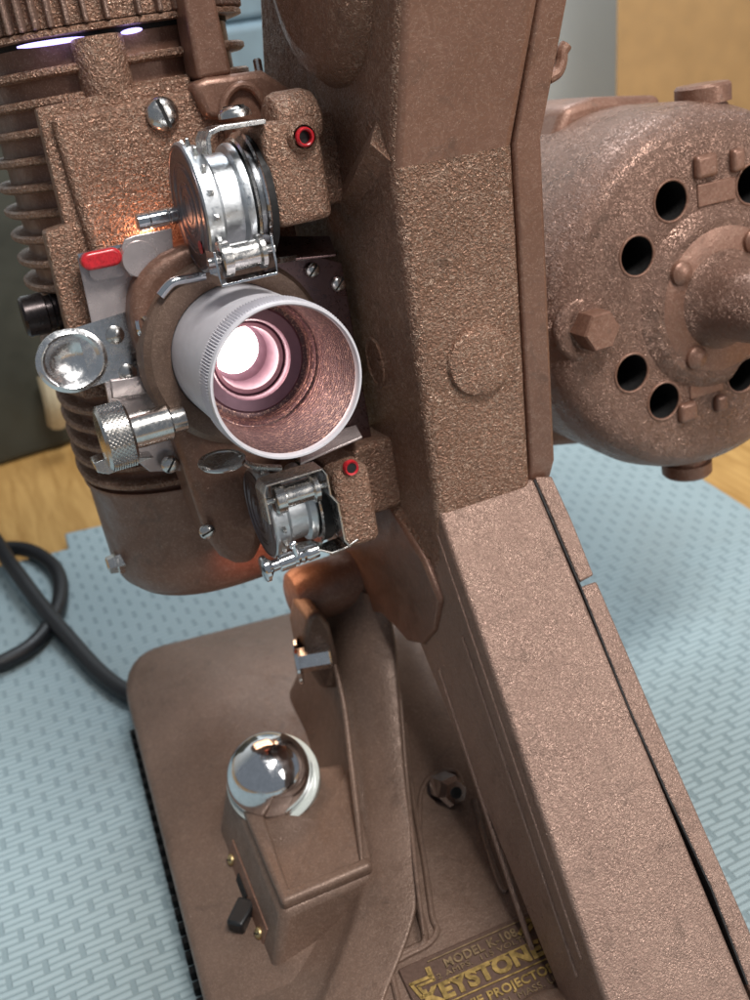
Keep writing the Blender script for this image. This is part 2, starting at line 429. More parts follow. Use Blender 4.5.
# ---- lower arm -------------------------------------------------------------------
A0 = hp(438, 509, x=XL+.08); A1 = hp(605, 1000, x=XL-.75)
da = (A1-A0); A2 = A0+da*1.15
nrm = V((1, 0, 0)).cross(da); nrm.normalize()          # face normal
if nrm.y > 0: nrm = -nrm
def onarm(px, py, off=0): return hpl(px, py, A0+nrm*off, nrm)
R0 = onarm(534, 477); R1 = onarm(747, 989); R2 = R0+(R1-R0)*1.15
back = -nrm
sA = hp(415, 640, x=XL+.08); sB = hp(555, 970, x=XL-.75)
w0 = (sA-A0).dot(back); w1 = (sB-A0).dot(back)
w = (w0+w1)/2
def slab(Lt, Lb, Rt, Rb, wt, wb): return [[Lt, Rt, Rt+back*wt, Lt+back*wt], [Lb, Rb, Rb+back*wb, Lb+back*wb]]
lo, hi = slab(A0, A2, R0, R2, w0*.97, w1)
arm = part('reel_arm', MB().hexa(lo, hi), 'bronze_fine', bevel=.14, seg=3)
u = da.normalized()
for s0, s1, dep, wd, pr in ((.03, .93, .62, .10, .05), (.26, .97, 1.35, .12, .06), (.3, .99, w*.93, .16, .07)):
    a = A0+da*s0+back*dep; b = A0+da*s1+back*dep
    h = [a, b, b+back*wd, a+back*wd]
    mk('rib', MB().hexa([p+V((.1, 0, 0)) for p in h], [p-V((pr, 0, 0)) for p in h]), 'bronze_fine', arm, bevel=.04)
# right flange of the arm: short upper piece, notch, long lower piece
def strip(inner, outer, name, th=.35, gap=.04):
    a = [onarm(x, y, -.06) for x, y in inner]; b = [onarm(x, y, -.12) for x, y in outer]
    a = [p+V((gap, 0, 0)) for p in a]
    return stack(MB(), [[a[i], b[i], b[i]+back*th, a[i]+back*th] for i in range(len(a))])
s1 = strip([(534, 477), (553, 520), (579, 582)], [(552, 476), (572, 520), (594, 575)], 'f', w*.85)
part('arm_cover', s1, 'bronze_fine', bevel=.06)
s2 = strip([(580, 587), (628, 708), (670, 802), (711, 890), (747, 985), (775, 1050)], [(597, 581), (661, 730), (700, 818), (749, 928), (772, 985), (800, 1050)], 'f', w*.85)
part('arm_cover', s2, 'bronze_fine', bevel=.08)
s3 = [onarm(x, y, .004) for x, y in ((534, 480), (580, 587), (628, 708), (670, 802), (711, 890), (747, 985))]
sm = MB()
for a, b in zip(s3, s3[1:]): sm.hexa([a, a+V((.055, 0, 0)), a+V((.055, 0, 0))+back, a+back], [b, b+V((.055, 0, 0)), b+V((.055, 0, 0))+back, b+back])
part('arm_seam', sm, 'dark')

# ---- details on the casing's left side --------------------------------------------
def sidept(px, py, off=0): return hp(px, py, x=XL-off)
def ridge(px0, px1, wd, h, name='side_ridge'):
    a, b = sidept(*px0), sidept(*px1); d = (b-a).normalized(); t = V((1, 0, 0)).cross(d)
    q = [a-t*wd, b-t*wd*.7, b+t*wd*.7, a+t*wd]; top_ = [a-V((h, 0, 0)), b-V((h*.3, 0, 0))]
    mb = MB(); mb.add([*q, *top_], [(0, 1, 5, 4), (4, 5, 2, 3), (0, 4, 3), (1, 2, 5), (0, 3, 2, 1)])
    return part(name, mb, 'bronze')
ridge((384, 141), (343, 204), .55, .38)
ridge((375, 470), (429, 560), .35, .30)
c = sidept(320, -45); part('reel_arm_boss', MB().lathe((XL+.3, c.y, c.z), (-1, 0, 0), [(0, 3.2), (.35, 3.15), (.8, 2.75), (.95, 2.2), (1.0, .01)], 64), 'bronze')
c = sidept(376, 362); 
ov = MB().ring((0, 0, 0), (1, 0, 0), .62, .05, 40, 8)
ov.v = [V((XL-.02+p.x, c.y+p.y*.95, c.z+p.z*1.15)) for p in ov.v]
part('casting_mark', ov, 'bronze')
lm = MB(); a = sidept(380, 356); lm.box((XL-.05, a.y-.25, a.z-.06), (XL+.02, a.y+.25, a.z+.03)).box((XL-.05, a.y-.22, a.z-.45), (XL+.02, a.y-.05, a.z-.06)).box((XL-.05, a.y+.05, a.z-.5), (XL+.02, a.y+.22, a.z-.12))
mk('mark_relief', lm, 'bronze', bpy.data.objects['casting_mark'], bevel=.02)
# curved lip under the lower sprocket
c = sidept(345, 560); part('film_guard_lip', MB().tube([sidept(330, 560), sidept(341, 571, .1), sidept(353, 568, .1), sidept(360, 555)], .16, 10), 'bronze')
# small rough boss left of the lamp: top silhouette lugs right
pv = hp(560, 60, x=8.0); part('hinge_hook', MB().tube([hp(548, 78, y=1.2), hp(557, 72, y=1.2), hp(561, 62, y=1.2), hp(562, 52, y=1.2), hp(566, 45, y=1.2)], .17, 10), 'bronze_smooth')

# ---- lens --------------------------------------------------------------------------
NL = 320
lens = part('lens_barrel', MB().lathe((0, 0, 0), (0, 1, 0), [(.62, 1.90), (.66, 1.93), (4.9, 1.93)], 96, cap=False), 'anod')
mk('knurled_ring', MB().lathe((0, 0, 0), (0, 1, 0), [(.10, 1.98), (.20, 2.03), (.86, 2.03), (.90, 1.95)], NL, cap=False, wob=lambda k, t: 1.0 if k % 2 else .970), 'anod', lens, sharp=20)
rim = [(.10, 2.0), (.02, 1.99), (-.02, 1.97), (-.02, 1.92), (.03, 1.885), (.2, 1.88)]
mk('lens_rim', MB().lathe((0, 0, 0), (0, 1, 0), rim, 96, cap=False), 'anod', lens)
mk('bore', MB().lathe((0, 0, 0), (0, 1, 0), [(.2, 1.88), (2.6, 1.76), (2.7, 1.66), (3.0, 1.60), (3.05, 1.45), (3.7, 1.42)], 96, cap=False), 'bore', lens)
mk('retaining_ring', MB().lathe((0, 0, 0), (0, 1, 0), [(3.05, 1.50), (3.0, 1.42), (3.05, 1.12), (3.15, 1.06), (3.7, 1.02), (4.1, 1.0)], 72, cap=False), 'mauve', lens)
mk('inner_ring', MB().lathe((0, 0, 0), (0, 1, 0), [(3.35, 1.04), (3.3, .98), (3.36, .88), (4.0, .82), (4.2, .8), (4.21, .5)], 72, cap=False), 'mauve', lens)
mk('lens_element', MB().lathe((-.14, 4.15, .16), (0, -1, 0), [(0, .70), (.15, .6), (.26, .4), (.3, .02)], 48), 'glow', lens)

# ---- lens carrier body -----------------------------------------------------------------
YC = 4.7
cpx = [(131, 325), (133, 292), (146, 268), (170, 250), (215, 236), (270, 240), (318, 262), (346, 300), (352, 400), (340, 440), (268, 470), (264, 566), (228, 566), (208, 540), (190, 485), (170, 425), (147, 372)]
poly = [xz(x, y, YC) for x, y in cpx]
def smooth_closed(P, it=2):
    for _ in range(it):
        Q = []
        for i in range(len(P)):
            a, b = V(P[i]), V(P[(i+1) % len(P)]); Q += [tuple(a*.75+b*.25), tuple(a*.25+b*.75)]
        P = Q
    return P
carrier = part('lens_carrier', MB().prism(smooth_closed(poly, 1), 'y', YC, YC+2.4), 'bronze_smooth', bevel=.35, seg=4)
mk('collar', MB().lathe((0, 0, 0), (0, 1, 0), [(YC+.3, 2.75), (YC-.35, 2.68), (YC-.55, 2.5), (YC-.6, 2.2), (YC-.5, 1.96), (YC+.3, 1.95)], 80, cap=False), 'bronze_base', carrier)
mk('spanner_groove', MB().ring((0, YC-.45, 0), (0, 1, 0), 2.12, .05, 80), 'steel', carrier)
def scr(name, px, py, y, r, parent=None, slot=0.0, mat='steel', ax=(0, -1, 0)):
    p = hp(px, py, y=y); return mk(name, MB().screw(p, ax, r, slot), [mat, 'dark'], parent, None if parent else HEAD)
scr('set_screw', 181, 404, YC-.05, .28, carrier, 1.1)
scr('set_screw', 207, 531, YC-.15, .24, carrier, .3)
# silvery spring arc on the collar
p = [hp(x, y, y=YC-.5) for x, y in ((160, 296), (172, 283), (188, 279), (205, 276))]
sp_ = MB()
for a, b in zip(p, p[1:]): sp_.hexa([a, b, b+V((0, 0, -.28)), a+V((0, 0, -.28))], [q+V((0, .5, 0)) for q in (a, b, b+V((0, 0, -.28)), a+V((0, 0, -.28)))])
part('spring_clip', MB().tube(p, .14, 12), 'chrome')
# right side vertical plate and shelf behind the lens
pl = [xz(x, y, 4.6) for x, y in ((330, 262), (347, 268), (372, 445), (352, 470), (332, 440))]
gp = part('aperture_plate', MB().prism([xz(250, 236, 4.6), xz(338, 262, 4.6), xz(371, 452, 4.6), xz(330, 470, 4.6), xz(260, 420, 4.6)], 'y', 4.3, 4.55), 'dark_plate', bevel=.03)
for px, py in ((338, 284), (312, 270)): scr('plate_screw', px, py, 4.25, .22, gp, .8)
# film guide shelf above lens (bent sheet) and below lens
a = hp(262, 272, y=2.4); b = hp(338, 252, y=4.2)
sh = MB().hexa([hp(262, 262, y=3.0), hp(336, 254, y=3.0), hp(330, 236, y=4.4), hp(262, 236, y=4.4)], [q+V((0, 0, -.07)) for q in (hp(262, 262, y=3.0), hp(336, 254, y=3.0), hp(330, 236, y=4.4), hp(262, 236, y=4.4))])
part('film_shelf', sh, 'dark_plate', bevel=.02)
lo_ = [hp(300, 463, y=2.6), hp(362, 436, y=2.6), hp(356, 425, y=4.2), hp(300, 440, y=4.2)]
part('film_shelf', MB().hexa(lo_, [q+V((0, 0, -.07)) for q in lo_]), 'plate', bevel=.02)

# ---- sprockets ------------------------------------------------------------------------
def sprocket(cx_px, x0, rbig, name, lab, flip=1, y0=4.0):
    c = hp(*cx_px, x=x0); o = V((x0, c.y, c.z)); k = rbig
    body = part(name, MB().lathe(o, (1, 0, 0), [(0, .55*k), (.0, .97*k), (.04, 1.0*k), (.12, 1.0*k), (.14, .92*k), (.46, .92*k), (.49, .86*k), (.60, .76*k), (1.12, .74*k), (1.18, .84*k), (1.27, .86*k), (1.36, .86*k), (1.40, .72*k), (1.75, .7*k)], 72), 'alu')
    fc = MB()
    for rr in (.93, .70, .62, .42, .36, .22): fc.ring(o+V((-.01, 0, 0)), (1, 0, 0), rr*k, .028, 56, 6)
    mk('turned_face', fc.lathe(o+V((-.012, 0, 0)), (1, 0, 0), [(0, .96*k), (.03, .96*k)], 56), 'disc', body)
    nT = 16
    for i in range(nT):
        q = 2*PI*(i+.3)/nT; rd = V((0, math.cos(q), math.sin(q))); tg = V((0, -math.sin(q), math.cos(q))); p = o+V((.28, 0, 0))+rd*.88*k
        te = MB().hexa([p+V((sx*.075, 0, 0))+tg*(sy*.10) for sx, sy in ((-1,-1),(1,-1),(1,1),(-1,1))], [p+rd*.16*k+V((sx*.04, 0, 0))+tg*(sy*.045) for sx, sy in ((-1,-1),(1,-1),(1,1),(-1,1))])
        mk('tooth', te, 'steel', body, bevel=.015)
    return o, body
o1, spr1 = sprocket((189, 209), -.62, 1.68, 'film_sprocket', '')
# flared film guard plates next to it
g = MB().lathe(o1+V((1.42, 0, 0)), (1, 0, 0), [(0, 1.5), (.05, 1.56), (.09, 1.5)], 64)
part('guard_disc', g, 'steel')
g = MB().lathe(o1+V((1.62, 0, 0)), (1, 0, 0), [(0, 1.66), (.05, 1.72), (.1, 1.66)], 64); part('guard_disc', g, 'chrome')
part('guard_gap', MB().cyl(o1+V((1.72, 0, 0)), o1+V((1.95, 0, 0)), 1.55), 'dark')
# housing block
hx0 = o1.x+1.9; yF = o1.y-1.45
hb = [(hp(258, 124, y=yF)), (hp(320, 112, y=yF)), (hp(327, 226, y=yF)), (hp(262, 226, y=yF))]
hz0 = (hb[2].z+hb[3].z)/2; hz1 = (hb[0].z+hb[1].z)/2
house = part('sprocket_housing', MB().box((hx0, yF, hz0), (hp(327, 170, y=yF).x, o1.y+2.2, hz1)), 'bronze', bevel=.22, seg=4)
mk('housing_neck', MB().box((hx0+.3, o1.y+.3, hz0+.1), (XL+.1, o1.y+2.1, hz1-.1)), 'bronze', house, bevel=.15)
ph = hp(304, 137, y=yF-.15)
mk('oil_boss', MB().lathe((ph.x, yF+.4, ph.z), (0, -1, 0), [(0, .52), (.45, .40), (.58, .30)], 40, cap=False), 'bronze', house)
mk('oil_cup', MB().lathe((ph.x, yF-.28, ph.z), (0, -1, 0), [(-.4, .15), (0, .17), (.02, .20), (-.02, .24), (-.10, .25)], 32, cap=False), 'red', house)
mk('oil_hole', MB().lathe((ph.x, yF-.1, ph.z), (0, -1, 0), [(0, .18), (.02, .18)], 24), 'dark', house)
pk = hp(290, 108, y=yF+.9); mk('knuckle', MB().lathe(pk+V((-.7, 0, -.35)), (1, 0, 0), [(0, .5), (.12, .72), (.3, .8), (1.0, .8), (1.25, .7), (1.4, .45)], 40), 'bronze', house)
# bent keeper arm over the top with screw
k0 = hp(203, 152, y=yF); 
path = [xz(205, 155, yF+.2), xz(203, 140, yF+.2), xz(206, 131, yF+.2), xz(216, 126, yF+.2), xz(262, 119, yF+.2)]
kp = part('film_keeper', MB().sheet(path, -.12, 'y', yF-.1, yF+1.0), 'steel', bevel=.02)
kp['label'] = 'bent bright keeper arm over the upper sprocket'
ps = hp(238, 119, y=yF+.2); mk('keeper_screw', MB().screw(ps+V((0, .2, .05)), (0, 0, 1), .42, .4), ['steel', 'dark'], kp)
path = [xz(170, 150, yF+1.0), xz(176, 138, yF+1)]
# pressure roller below the sprocket in its wire frame
def roller(pa, pb, r, y, nm, xr=None):
    a = hp(*pa, y=y); b = hp(*pb, y=y); b.z = a.z = (a.z+b.z)/2
    L = b.x-a.x
    ro = part(nm, MB().lathe(a, (1, 0, 0), [(0, r*.6), (.02, r*.98), (.05*L, r*1.15), (.24*L, r*1.15), (.28*L, r*.86), (.86*L, r*.86), (.9*L, r*1.1), (L, r*1.1), (L, r*.4)], 40), 'steel')
    mk('axle', MB().cyl(a-V((.28, 0, 0)), b+V((.32, 0, 0)), r*.28, 16), 'steel', ro)
    return ro, a, b
ro1, ra, rb = roller((219, 263), (262, 248), .40, o1.y-1.9, 'pressure_roller')
br = [ra+V((-.16, .1, .25)), ra+V((-.16, -.15, -.35)), ra+V((-.12, -.25, -.62)), rb+V((.2, -.25, -.62)), rb+V((.24, -.15, -.3)), rb+V((.24, .2, .35))]
fm = MB()
def flat(mb, a, b, wv, tv): mb.hexa([a-wv-tv, b-wv-tv, b+wv-tv, a+wv-tv], [a-wv+tv, b-wv+tv, b+wv+tv, a+wv+tv])
fm.sheet([(br[0].x, br[0].z), (br[1].x, br[1].z), (br[2].x, br[2].z), (br[3].x, br[3].z), (br[4].x, br[4].z), (br[5].x, br[5].z)], .06, 'y', ra.y-.28, ra.y+.5)
mk('roller_frame', fm, 'chrome', ro1, bevel=.015)
tb_ = rb+V((.3, .15, -.35)); te_ = hp(340, 252, y=tb_.y+.6)
part('keeper_rod', MB().cyl(tb_, hp(337, 253, x=XL), .08, 12), 'steel')
# red indicator patch on the sprocket face
q = o1+V((-.045, -.55, -.95)); mk('red_mark', MB().lathe(q, (-1, 0, 0), [(0, .18), (.02, .16)], 16), 'red', spr1)

o2, spr2 = sprocket((260, 514), -.62, 1.36, 'film_sprocket', '')
part('guard_disc', MB().lathe(o2+V((1.42, 0, 0)), (1, 0, 0), [(0, 1.3), (.05, 1.36), (.09, 1.3)], 64), 'steel')
g2 = o2.x+1.95; yF2 = o2.y-1.35
part('guard_gap', MB().cyl(o2+V((1.5, 0, 0)), o2+V((1.8, 0, 0)), 1.3), 'dark')
h2z1 = (hp(322, 478, y=yF2).z+hp(370, 462, y=yF2).z)/2; h2z0 = hp(350, 551, y=yF2).z

house2 = part('sprocket_housing', MB().box((g2, yF2, h2z0), (hp(377, 510, y=yF2).x, o2.y+2.2, h2z1)), 'bronze', bevel=.25, seg=4)
mk('housing_neck', MB().box((g2+.3, o2.y+.3, h2z0+.1), (XL+.1, o2.y+2.1, h2z1-.1)), 'bronze', house2, bevel=.15)
ph = hp(352, 467, y=yF2-.1)
mk('oil_cup', MB().lathe((ph.x, yF2-.04, ph.z-.05), (0, -1, 0), [(-.3, .14), (.02, .15), (.05, .20), (-.02, .23), (-.1, .23)], 32, cap=False), 'red', house2)
mk('oil_hole', MB().lathe((ph.x, yF2-.02, ph.z-.05), (0, -1, 0), [(0, .15), (.02, .15)], 24), 'dark', house2)
ro2, ra, rb = roller((272, 500), (316, 487), .38, o2.y-1.7, 'pressure_roller')
fm = MB().sheet([(ra.x-.22, ra.z-.55), (ra.x-.22, ra.z+.35), (ra.x-.15, ra.z+.52), (rb.x+.18, rb.z+.52), (rb.x+.25, rb.z+.35), (rb.x+.25, rb.z-.25), (rb.x+.42, rb.z-.55), (rb.x+.42, rb.z-1.7), (rb.x+.55, rb.z-1.95)], .06, 'y', ra.y-.3, ra.y+.45)
mk('roller_frame', fm, 'steel', ro2, bevel=.015)
ft2 = MB().sheet([xz(300, 552, yF2), xz(318, 549, yF2), xz(330, 552, yF2), xz(345, 546, yF2), xz(356, 538, yF2)], .06, 'y', yF2-.2, yF2+.6)
part('film_keeper', ft2, 'steel', bevel=.015)
# plunger stud with round head
a = hp(262, 570, y=yF2-.2); b = hp(318, 552, y=yF2-.2); b.z = a.z+.05
dd = (b-a).normalized(); L = (b-a).length
part('plunger_stud', MB().lathe(a, dd, [(0, .1), (.02, .34), (.06, .38), (.16, .38), (.2, .30), (.3, .17), (.5, .16), (.52, .24), (L*.55, .24), (L*.57, .18), (L*.62, .22), (L*.67, .18), (L*.72, .22), (L*.77, .18), (L*.82, .22), (L, .2)], 32), 'chrome')
c0 = hp(293, 545, y=yF2-.35); c1 = hp(298, 560, y=yF2-.3)
part('stud_pin', MB().cyl(c0, c1, .07, 12).ring(c0, (0, -1, 0), .08, .05, 16, 8), 'chrome')
# oval ring lever under lens
lv = hp(222, 461, y=2.6)
ring = MB().ring((0, 0, 0), (0, 0, 1), .5, .07, 40, 8)
ring.v = [lv+V((p.x*1.15, p.y*1.6, p.z)) for p in ring.v]
lever = part('lens_lock_lever', ring, 'steel')
disc = MB().lathe((0, 0, 0), (0, 0, 1), [(0, .48), (.03, .48)], 32); disc.v = [lv+V((p.x*1.15, p.y*1.6, p.z)) for p in disc.v]
mk('lever_plate', disc, 'steel', lever)
mk('lever_arm', MB().tube([lv+V((.45, -.2, 0)), hp(252, 466, y=2.6), hp(280, 468, y=3.0)], .1, 10), 'steel', lever)

# ---- film gate on the left ----------------------------------------------------------------
YG = 5.6
gpoly = [xz(77, 255, YG), xz(165, 236, YG), xz(188, 300, YG), xz(205, 470, YG), xz(150, 472, YG), xz(118, 446, YG)]
gate = part('gate_plate', MB().prism(gpoly, 'y', YG, YG+.12), 'plate', bevel=.03)
for px, py in ((115, 335), (128, 373)):
    p = hp(px, py, y=YG); mk('rivet', MB().lathe(p, (0, -1, 0), [(0, .27), (.06, .25), (.11, .16), (.13, .02)], 24), 'steel', gate)
gb = [xz(77, 256, YG), xz(120, 247, YG)]
mk('gate_edge', MB().prism([xz(77, 254, YG-.3), xz(122, 244, YG-.3), xz(122, 247, YG-.3), xz(79, 258, YG-.3)], 'y', YG-.35, YG), 'chrome', gate)
lp = [xz(110, 380, YG), xz(150, 374, YG), xz(152, 392, YG), xz(112, 398, YG)]
mk('gate_step', MB().prism(lp, 'y', YG-.12, YG), 'plate', gate, bevel=.03)
# red handle tab
a = hp(84, 264, y=YG-.7); b = hp(122, 256, y=YG-.7)
rt = MB(); 
def stadium(a, b, r, n=10):
    dx = V((b[0]-a[0], b[1]-a[1])).normalized(); ang = math.atan2(dx.y, dx.x); P = []
    for i in range(n+1): q = ang+PI/2+PI*i/n; P.append((a[0]+math.cos(q)*r, a[1]+math.sin(q)*r))
    for i in range(n+1): q = ang-PI/2+PI*i/n; P.append((b[0]+math.cos(q)*r, b[1]+math.sin(q)*r))
    return P
red = part('gate_release', MB().prism(stadium((a.x+.2, a.z), (b.x-.2, b.z), .24), 'y', YG-.55, YG-.1), 'red', bevel=.09)
red['label'] = 'red release tab of the film gate'
mk('tab_shank', MB().prism(stadium(xz(97, 272, YG-.1), xz(118, 268, YG-.1), .22), 'y', YG-.2, YG), 'plate', red)
# latch plate behind
lt = [xz(121, 247, YG-.4), xz(124, 239, YG-.4), xz(134, 235, YG-.4), xz(171, 228, YG-.4), xz(173, 250, YG-.4), xz(166, 252, YG-.4), xz(150, 268, YG-.4), xz(142, 278, YG-.4), xz(130, 276, YG-.4), xz(123, 266, YG-.4)]
latch = part('gate_latch', MB().prism(lt, 'y', YG-.5, YG-.4), 'plate', bevel=.03)
p = hp(140, 259, y=YG-.5); mk('latch_pad', MB().lathe(p, (0, -1, 0), [(0, .5), (.05, .48), (.06, .02)], 36), 'plate', latch)
a = hp(136, 223, y=YG-.4); b = hp(176, 213, y=YG-.4); b.z = a.z
L = (b-a).length
part('hinge_pin', MB().lathe(a, (1, 0, 0), [(0, .15), (.04, .24), (L*.3, .24), (L*.32, .20), (L*.35, .24), (L*.78, .24), (L*.8, .2), (L*.83, .24), (L*1.3, .24)], 28), 'chrome')
# dished thumb tab
tcp = hp(72, 361, y=YG-.05); tw = (hp(108, 350, y=YG-.05)-hp(36, 361, y=YG-.05)).length/2
rows = []
for i in range(15):
    row = []
    for k in range(48):
        q = 2*PI*k/48; r = i/14; ex = math.cos(q)*.98; ez = math.sin(q)*.90
        dz = -.34*max(0, 1-(r/.74)**2)**.8+.06*math.exp(-((r-.86)/.07)**2)
        row.append(V((tcp.x+ex*r, tcp.y-dz*-1*1.0 if False else tcp.y-dz, tcp.z+ez*r)))
    row.append(row[0]); rows.append(row)
tab = MB().grid(rows)
rows2 = [[p+V((0, .14, 0)) for p in r] for r in rows[-1:]]
tab.grid([rows[-1], rows2[0]])
tab.prism([(tcp.x+.35, tcp.z+.86), (tcp.x+1.9, tcp.z+.98), (tcp.x+2.0, tcp.z-.72), (tcp.x+.35, tcp.z-.86)], 'y', YG+.0, YG+.1)
part('thumb_tab', tab, 'satin', sharp=60)
# black knurled terminal
a = hp(22, 318, y=8.6); part('lamp_adjuster', MB().lathe(a, (1, 0, 0), [(0, .3), (.02, .55), (.1, .62), (.7, .62), (.74, .50), (.9, .50), (.94, .6), (1.6, .6)], 32), 'bolt_black')
# levers with two washers near the carrier
for px, py, r in ((141, 327, .26), (149, 345, .30)):
    p = hp(px, py, y=YC+.2); part('pivot_washer', MB().lathe(p, (1, -.3, 0), [(-.1, r), (-.06, r*1.1), (.0, r*1.1), (.02, r*.6), (.25, r*.55), (.27, r*.3)], 28), 'chrome')
part('pivot_link', MB().tube([hp(143, 316, y=YC), hp(150, 328, y=YC), hp(153, 342, y=YC), hp(148, 352, y=YC)], .07, 10), 'chrome')
# knurled focus knob, axis along the width
ka = hp(114, 436, y=YG-1.6); kb = hp(172, 424, y=YG-1.6)
kc = V((ka.x, ka.y, ka.z-.02)); KN = 352
rows = []
for j in range(41):
    x = .10+.66*j/40; row = []
    for k in range(KN+1):
        q = 2*PI*k/KN; a_ = k/KN*44; b_ = j/40*5.0
        d1 = abs(((a_+b_) % 1)-.5)*2; d2 = abs(((a_-b_) % 1)-.5)*2
        r = .87+.06*min(d1, d2)
        row.append(kc+V((x-.38, math.cos(q)*r, math.sin(q)*r)))
    rows.append(row)
kn = MB().grid(rows)
kn.lathe(kc+V((-.38, 0, 0)), (1, 0, 0), [(-.02, .02), (0, .6), (.02, .80), (.10, .90)], 64, cap=False)
kn.lathe(kc+V((-.38, 0, 0)), (1, 0, 0), [(.76, .90), (.84, .8), (.85, .2)], 64, cap=False)
knob = part('focus_knob', kn, 'steel', sharp=25)
mk('knob_shaft', MB().lathe(kc+V((.4, 0, 0)), (1, 0, 0), [(0, .50), (1.15, .50), (1.2, .46), (1.22, .36), (1.6, .36)], 48), 'steel', knob)
a = hp(92, 461, y=YG); part('gate_lever', MB().prism([xz(90, 458, YG-.4), xz(105, 452, YG-.4), xz(150, 452, YG-.4), xz(125, 462, YG-.4), xz(105, 469, YG-.4), xz(94, 467, YG-.4)], 'y', YG-1.0, YG-.3), 'steel', bevel=.03)
scr('gate_screw', 170, 464, YG-.3, .27, None, .9).parent = root
o_ = bpy.data.objects['gate_screw']; place(o_, CEN['gate_screw'][0], root, HEAD)

# ---- lamp house ---------------------------------------------------------------------------
LC = V((-.6, 10.6, 0)); LR = 3.35
xleft = -.15+(hp(98, 500, y=LC.y).x+hp(4, 225, y=LC.y).x)/2
LR = LC.x-xleft-.05
def sup(R, z, n=64, e=2.6, dx=0):
    P = []
    for k in range(n):
        q = 2*PI*k/n; c_, s_ = math.cos(q), math.sin(q)
        P.append(V((LC.x+dx+math.copysign(abs(c_)**(2/e), c_)*R, LC.y+math.copysign(abs(s_)**(2/e), s_)*R, z)))
    return P
zTop = hp(20, 44, y=LC.y-LR).z; zBot = hp(190, 604, y=LC.y-LR+1).z
zF = hp(110, 512, y=LC.y-LR+1).z
lh = part('lamp_house', stack(MB(), [sup(LR-.45, zF), sup(LR-.42, zTop-.06)]), 'bronze_smooth')
lf = zTop-.75
while lf > zF+.2:
    mk('cooling_fin', stack(MB(), [sup(LR-.10, lf-.13), sup(LR, lf-.06), sup(LR, lf+.06), sup(LR-.08, lf+.12)]), 'bronze', lh)
    lf -= .72 if lf > 2 else .62
# smooth bottom pot
secs = [sup(R_, z_, e=2.3) for z_, R_ in ((zBot, LR-1.9), (zBot+.06, LR-1.2), (zBot+.25, LR-.7), (zBot+.6, LR-.38), (zBot+1.1, LR-.28), (zF, LR-.2), (zF+.15, LR-.1), (zF+.3, LR-.1))]
part('lamp_pot', stack(MB(), secs), 'bronze_smooth')
# cap with vertical ribs
capo = part('lamp_house_cap', stack(MB(), [sup(LR-.1, zTop+.3), sup(LR-.1, zTop+6)]), 'bronze')
cf = MB()
for k in range(58):
    q = 2*PI*k/58; c_, s_ = math.cos(q), math.sin(q)
    p = V((LC.x+math.copysign(abs(c_)**(2/2.6), c_)*(LR-.02), LC.y+math.copysign(abs(s_)**(2/2.6), s_)*(LR-.02), 0)); dr = V((c_, s_, 0)); tg = V((-s_, c_, 0))
    cf.hexa([p+dr*a*.16+tg*b*.07+V((0, 0, zTop+.28)) for a, b in ((-1,-1),(1,-1),(1,1),(-1,1))], [p+dr*a*.16+tg*b*.07+V((0, 0, zTop+6)) for a, b in ((-1,-1),(1,-1),(1,1),(-1,1))])
mk('cap_ribs', cf, 'bronze_fine', capo, bevel=.05, seg=2)
mk('cap_rim', stack(MB(), [sup(LR-.02, zTop+.08), sup(LR+.08, zTop+.10), sup(LR+.08, zTop+.20), sup(LR, zTop+.26)]), 'bronze', capo)
mk('light_gap', stack(MB(), [sup(LR-.38, zTop-.05), sup(LR-.38, zTop+.1)]), 'dark', capo)
for g0, g1 in (((17, 47.5), (86, 37.5)), ((121, 33), (142, 29))):
    mk('light_leak', MB().tube([hp(*g0, y=LC.y-LR+.30), hp(*g1, y=LC.y-LR+.30)], lambda t: .07*max(.1, math.sin(PI*min(1, max(0, t))))**.5, 8, 12), 'leak', capo)
a = hp(75, 48, y=LC.y-LR).x
for k in range(9):
    q = PI+PI*k/8
    pass
# post and front plate
fy = LC.y-LR
pb = MB().prism([xz(78, 42, fy-.1), xz(128, 34, fy-.1), xz(140, 78, fy-.1), xz(88, 84, fy-.1)], 'y', fy-.2, fy+.9)
pc0 = hp(104, 62, y=fy); mk('vertical_post', MB().cyl((pc0.x, fy+.35, zTop-1.75), (pc0.x, fy+.35, zTop-.06), .72, 32, .1), 'bronze', lh)
fpoly = [xz(50, 117, fy-.5), xz(192, 90, fy-.5), xz(262, 78, fy-.5), xz(300, 250, fy-.5), xz(230, 400, fy-.5), xz(125, 392, fy-.5), xz(96, 272, fy-.5)]
fp = part('lamp_house_door', MB().prism(fpoly, 'y', fy-.65, fy+.4), 'bronze', bevel=.2, seg=4)
fq = [xz(36, 108, fy-.3), xz(190, 76, fy-.3), xz(192, 95, fy-.3), xz(60, 122, fy-.3), xz(105, 300, fy-.3), xz(84, 305, fy-.3)]
mk('door_frame', MB().prism(fq, 'y', fy-.35, fy+.3), 'bronze', fp, bevel=.08)
sd = [xz(44, 232, fy-.45), xz(72, 222, fy-.45), xz(104, 330, fy-.45), xz(112, 395, fy-.45), xz(84, 400, fy-.45)]
mk('door_step', MB().prism(sd, 'y', fy-.5, fy+.3), 'bronze', fp, bevel=.1)
ds = hp(162, 114, y=fy-.66)
mk('door_screw', MB().screw(ds, (0, -1, 0), .45, 0.25+PI/2), ['steel', 'dark'], fp)
for k_ in range(3):
    mk('vent_slot', MB().prism(stadium((LC.x-1.9, LC.y-1.8+k_*1.3), (LC.x+1.9, LC.y-1.8+k_*1.3), .38), 'z', zBot-.04, zBot+.02), 'vent', bpy.data.objects['lamp_pot'])
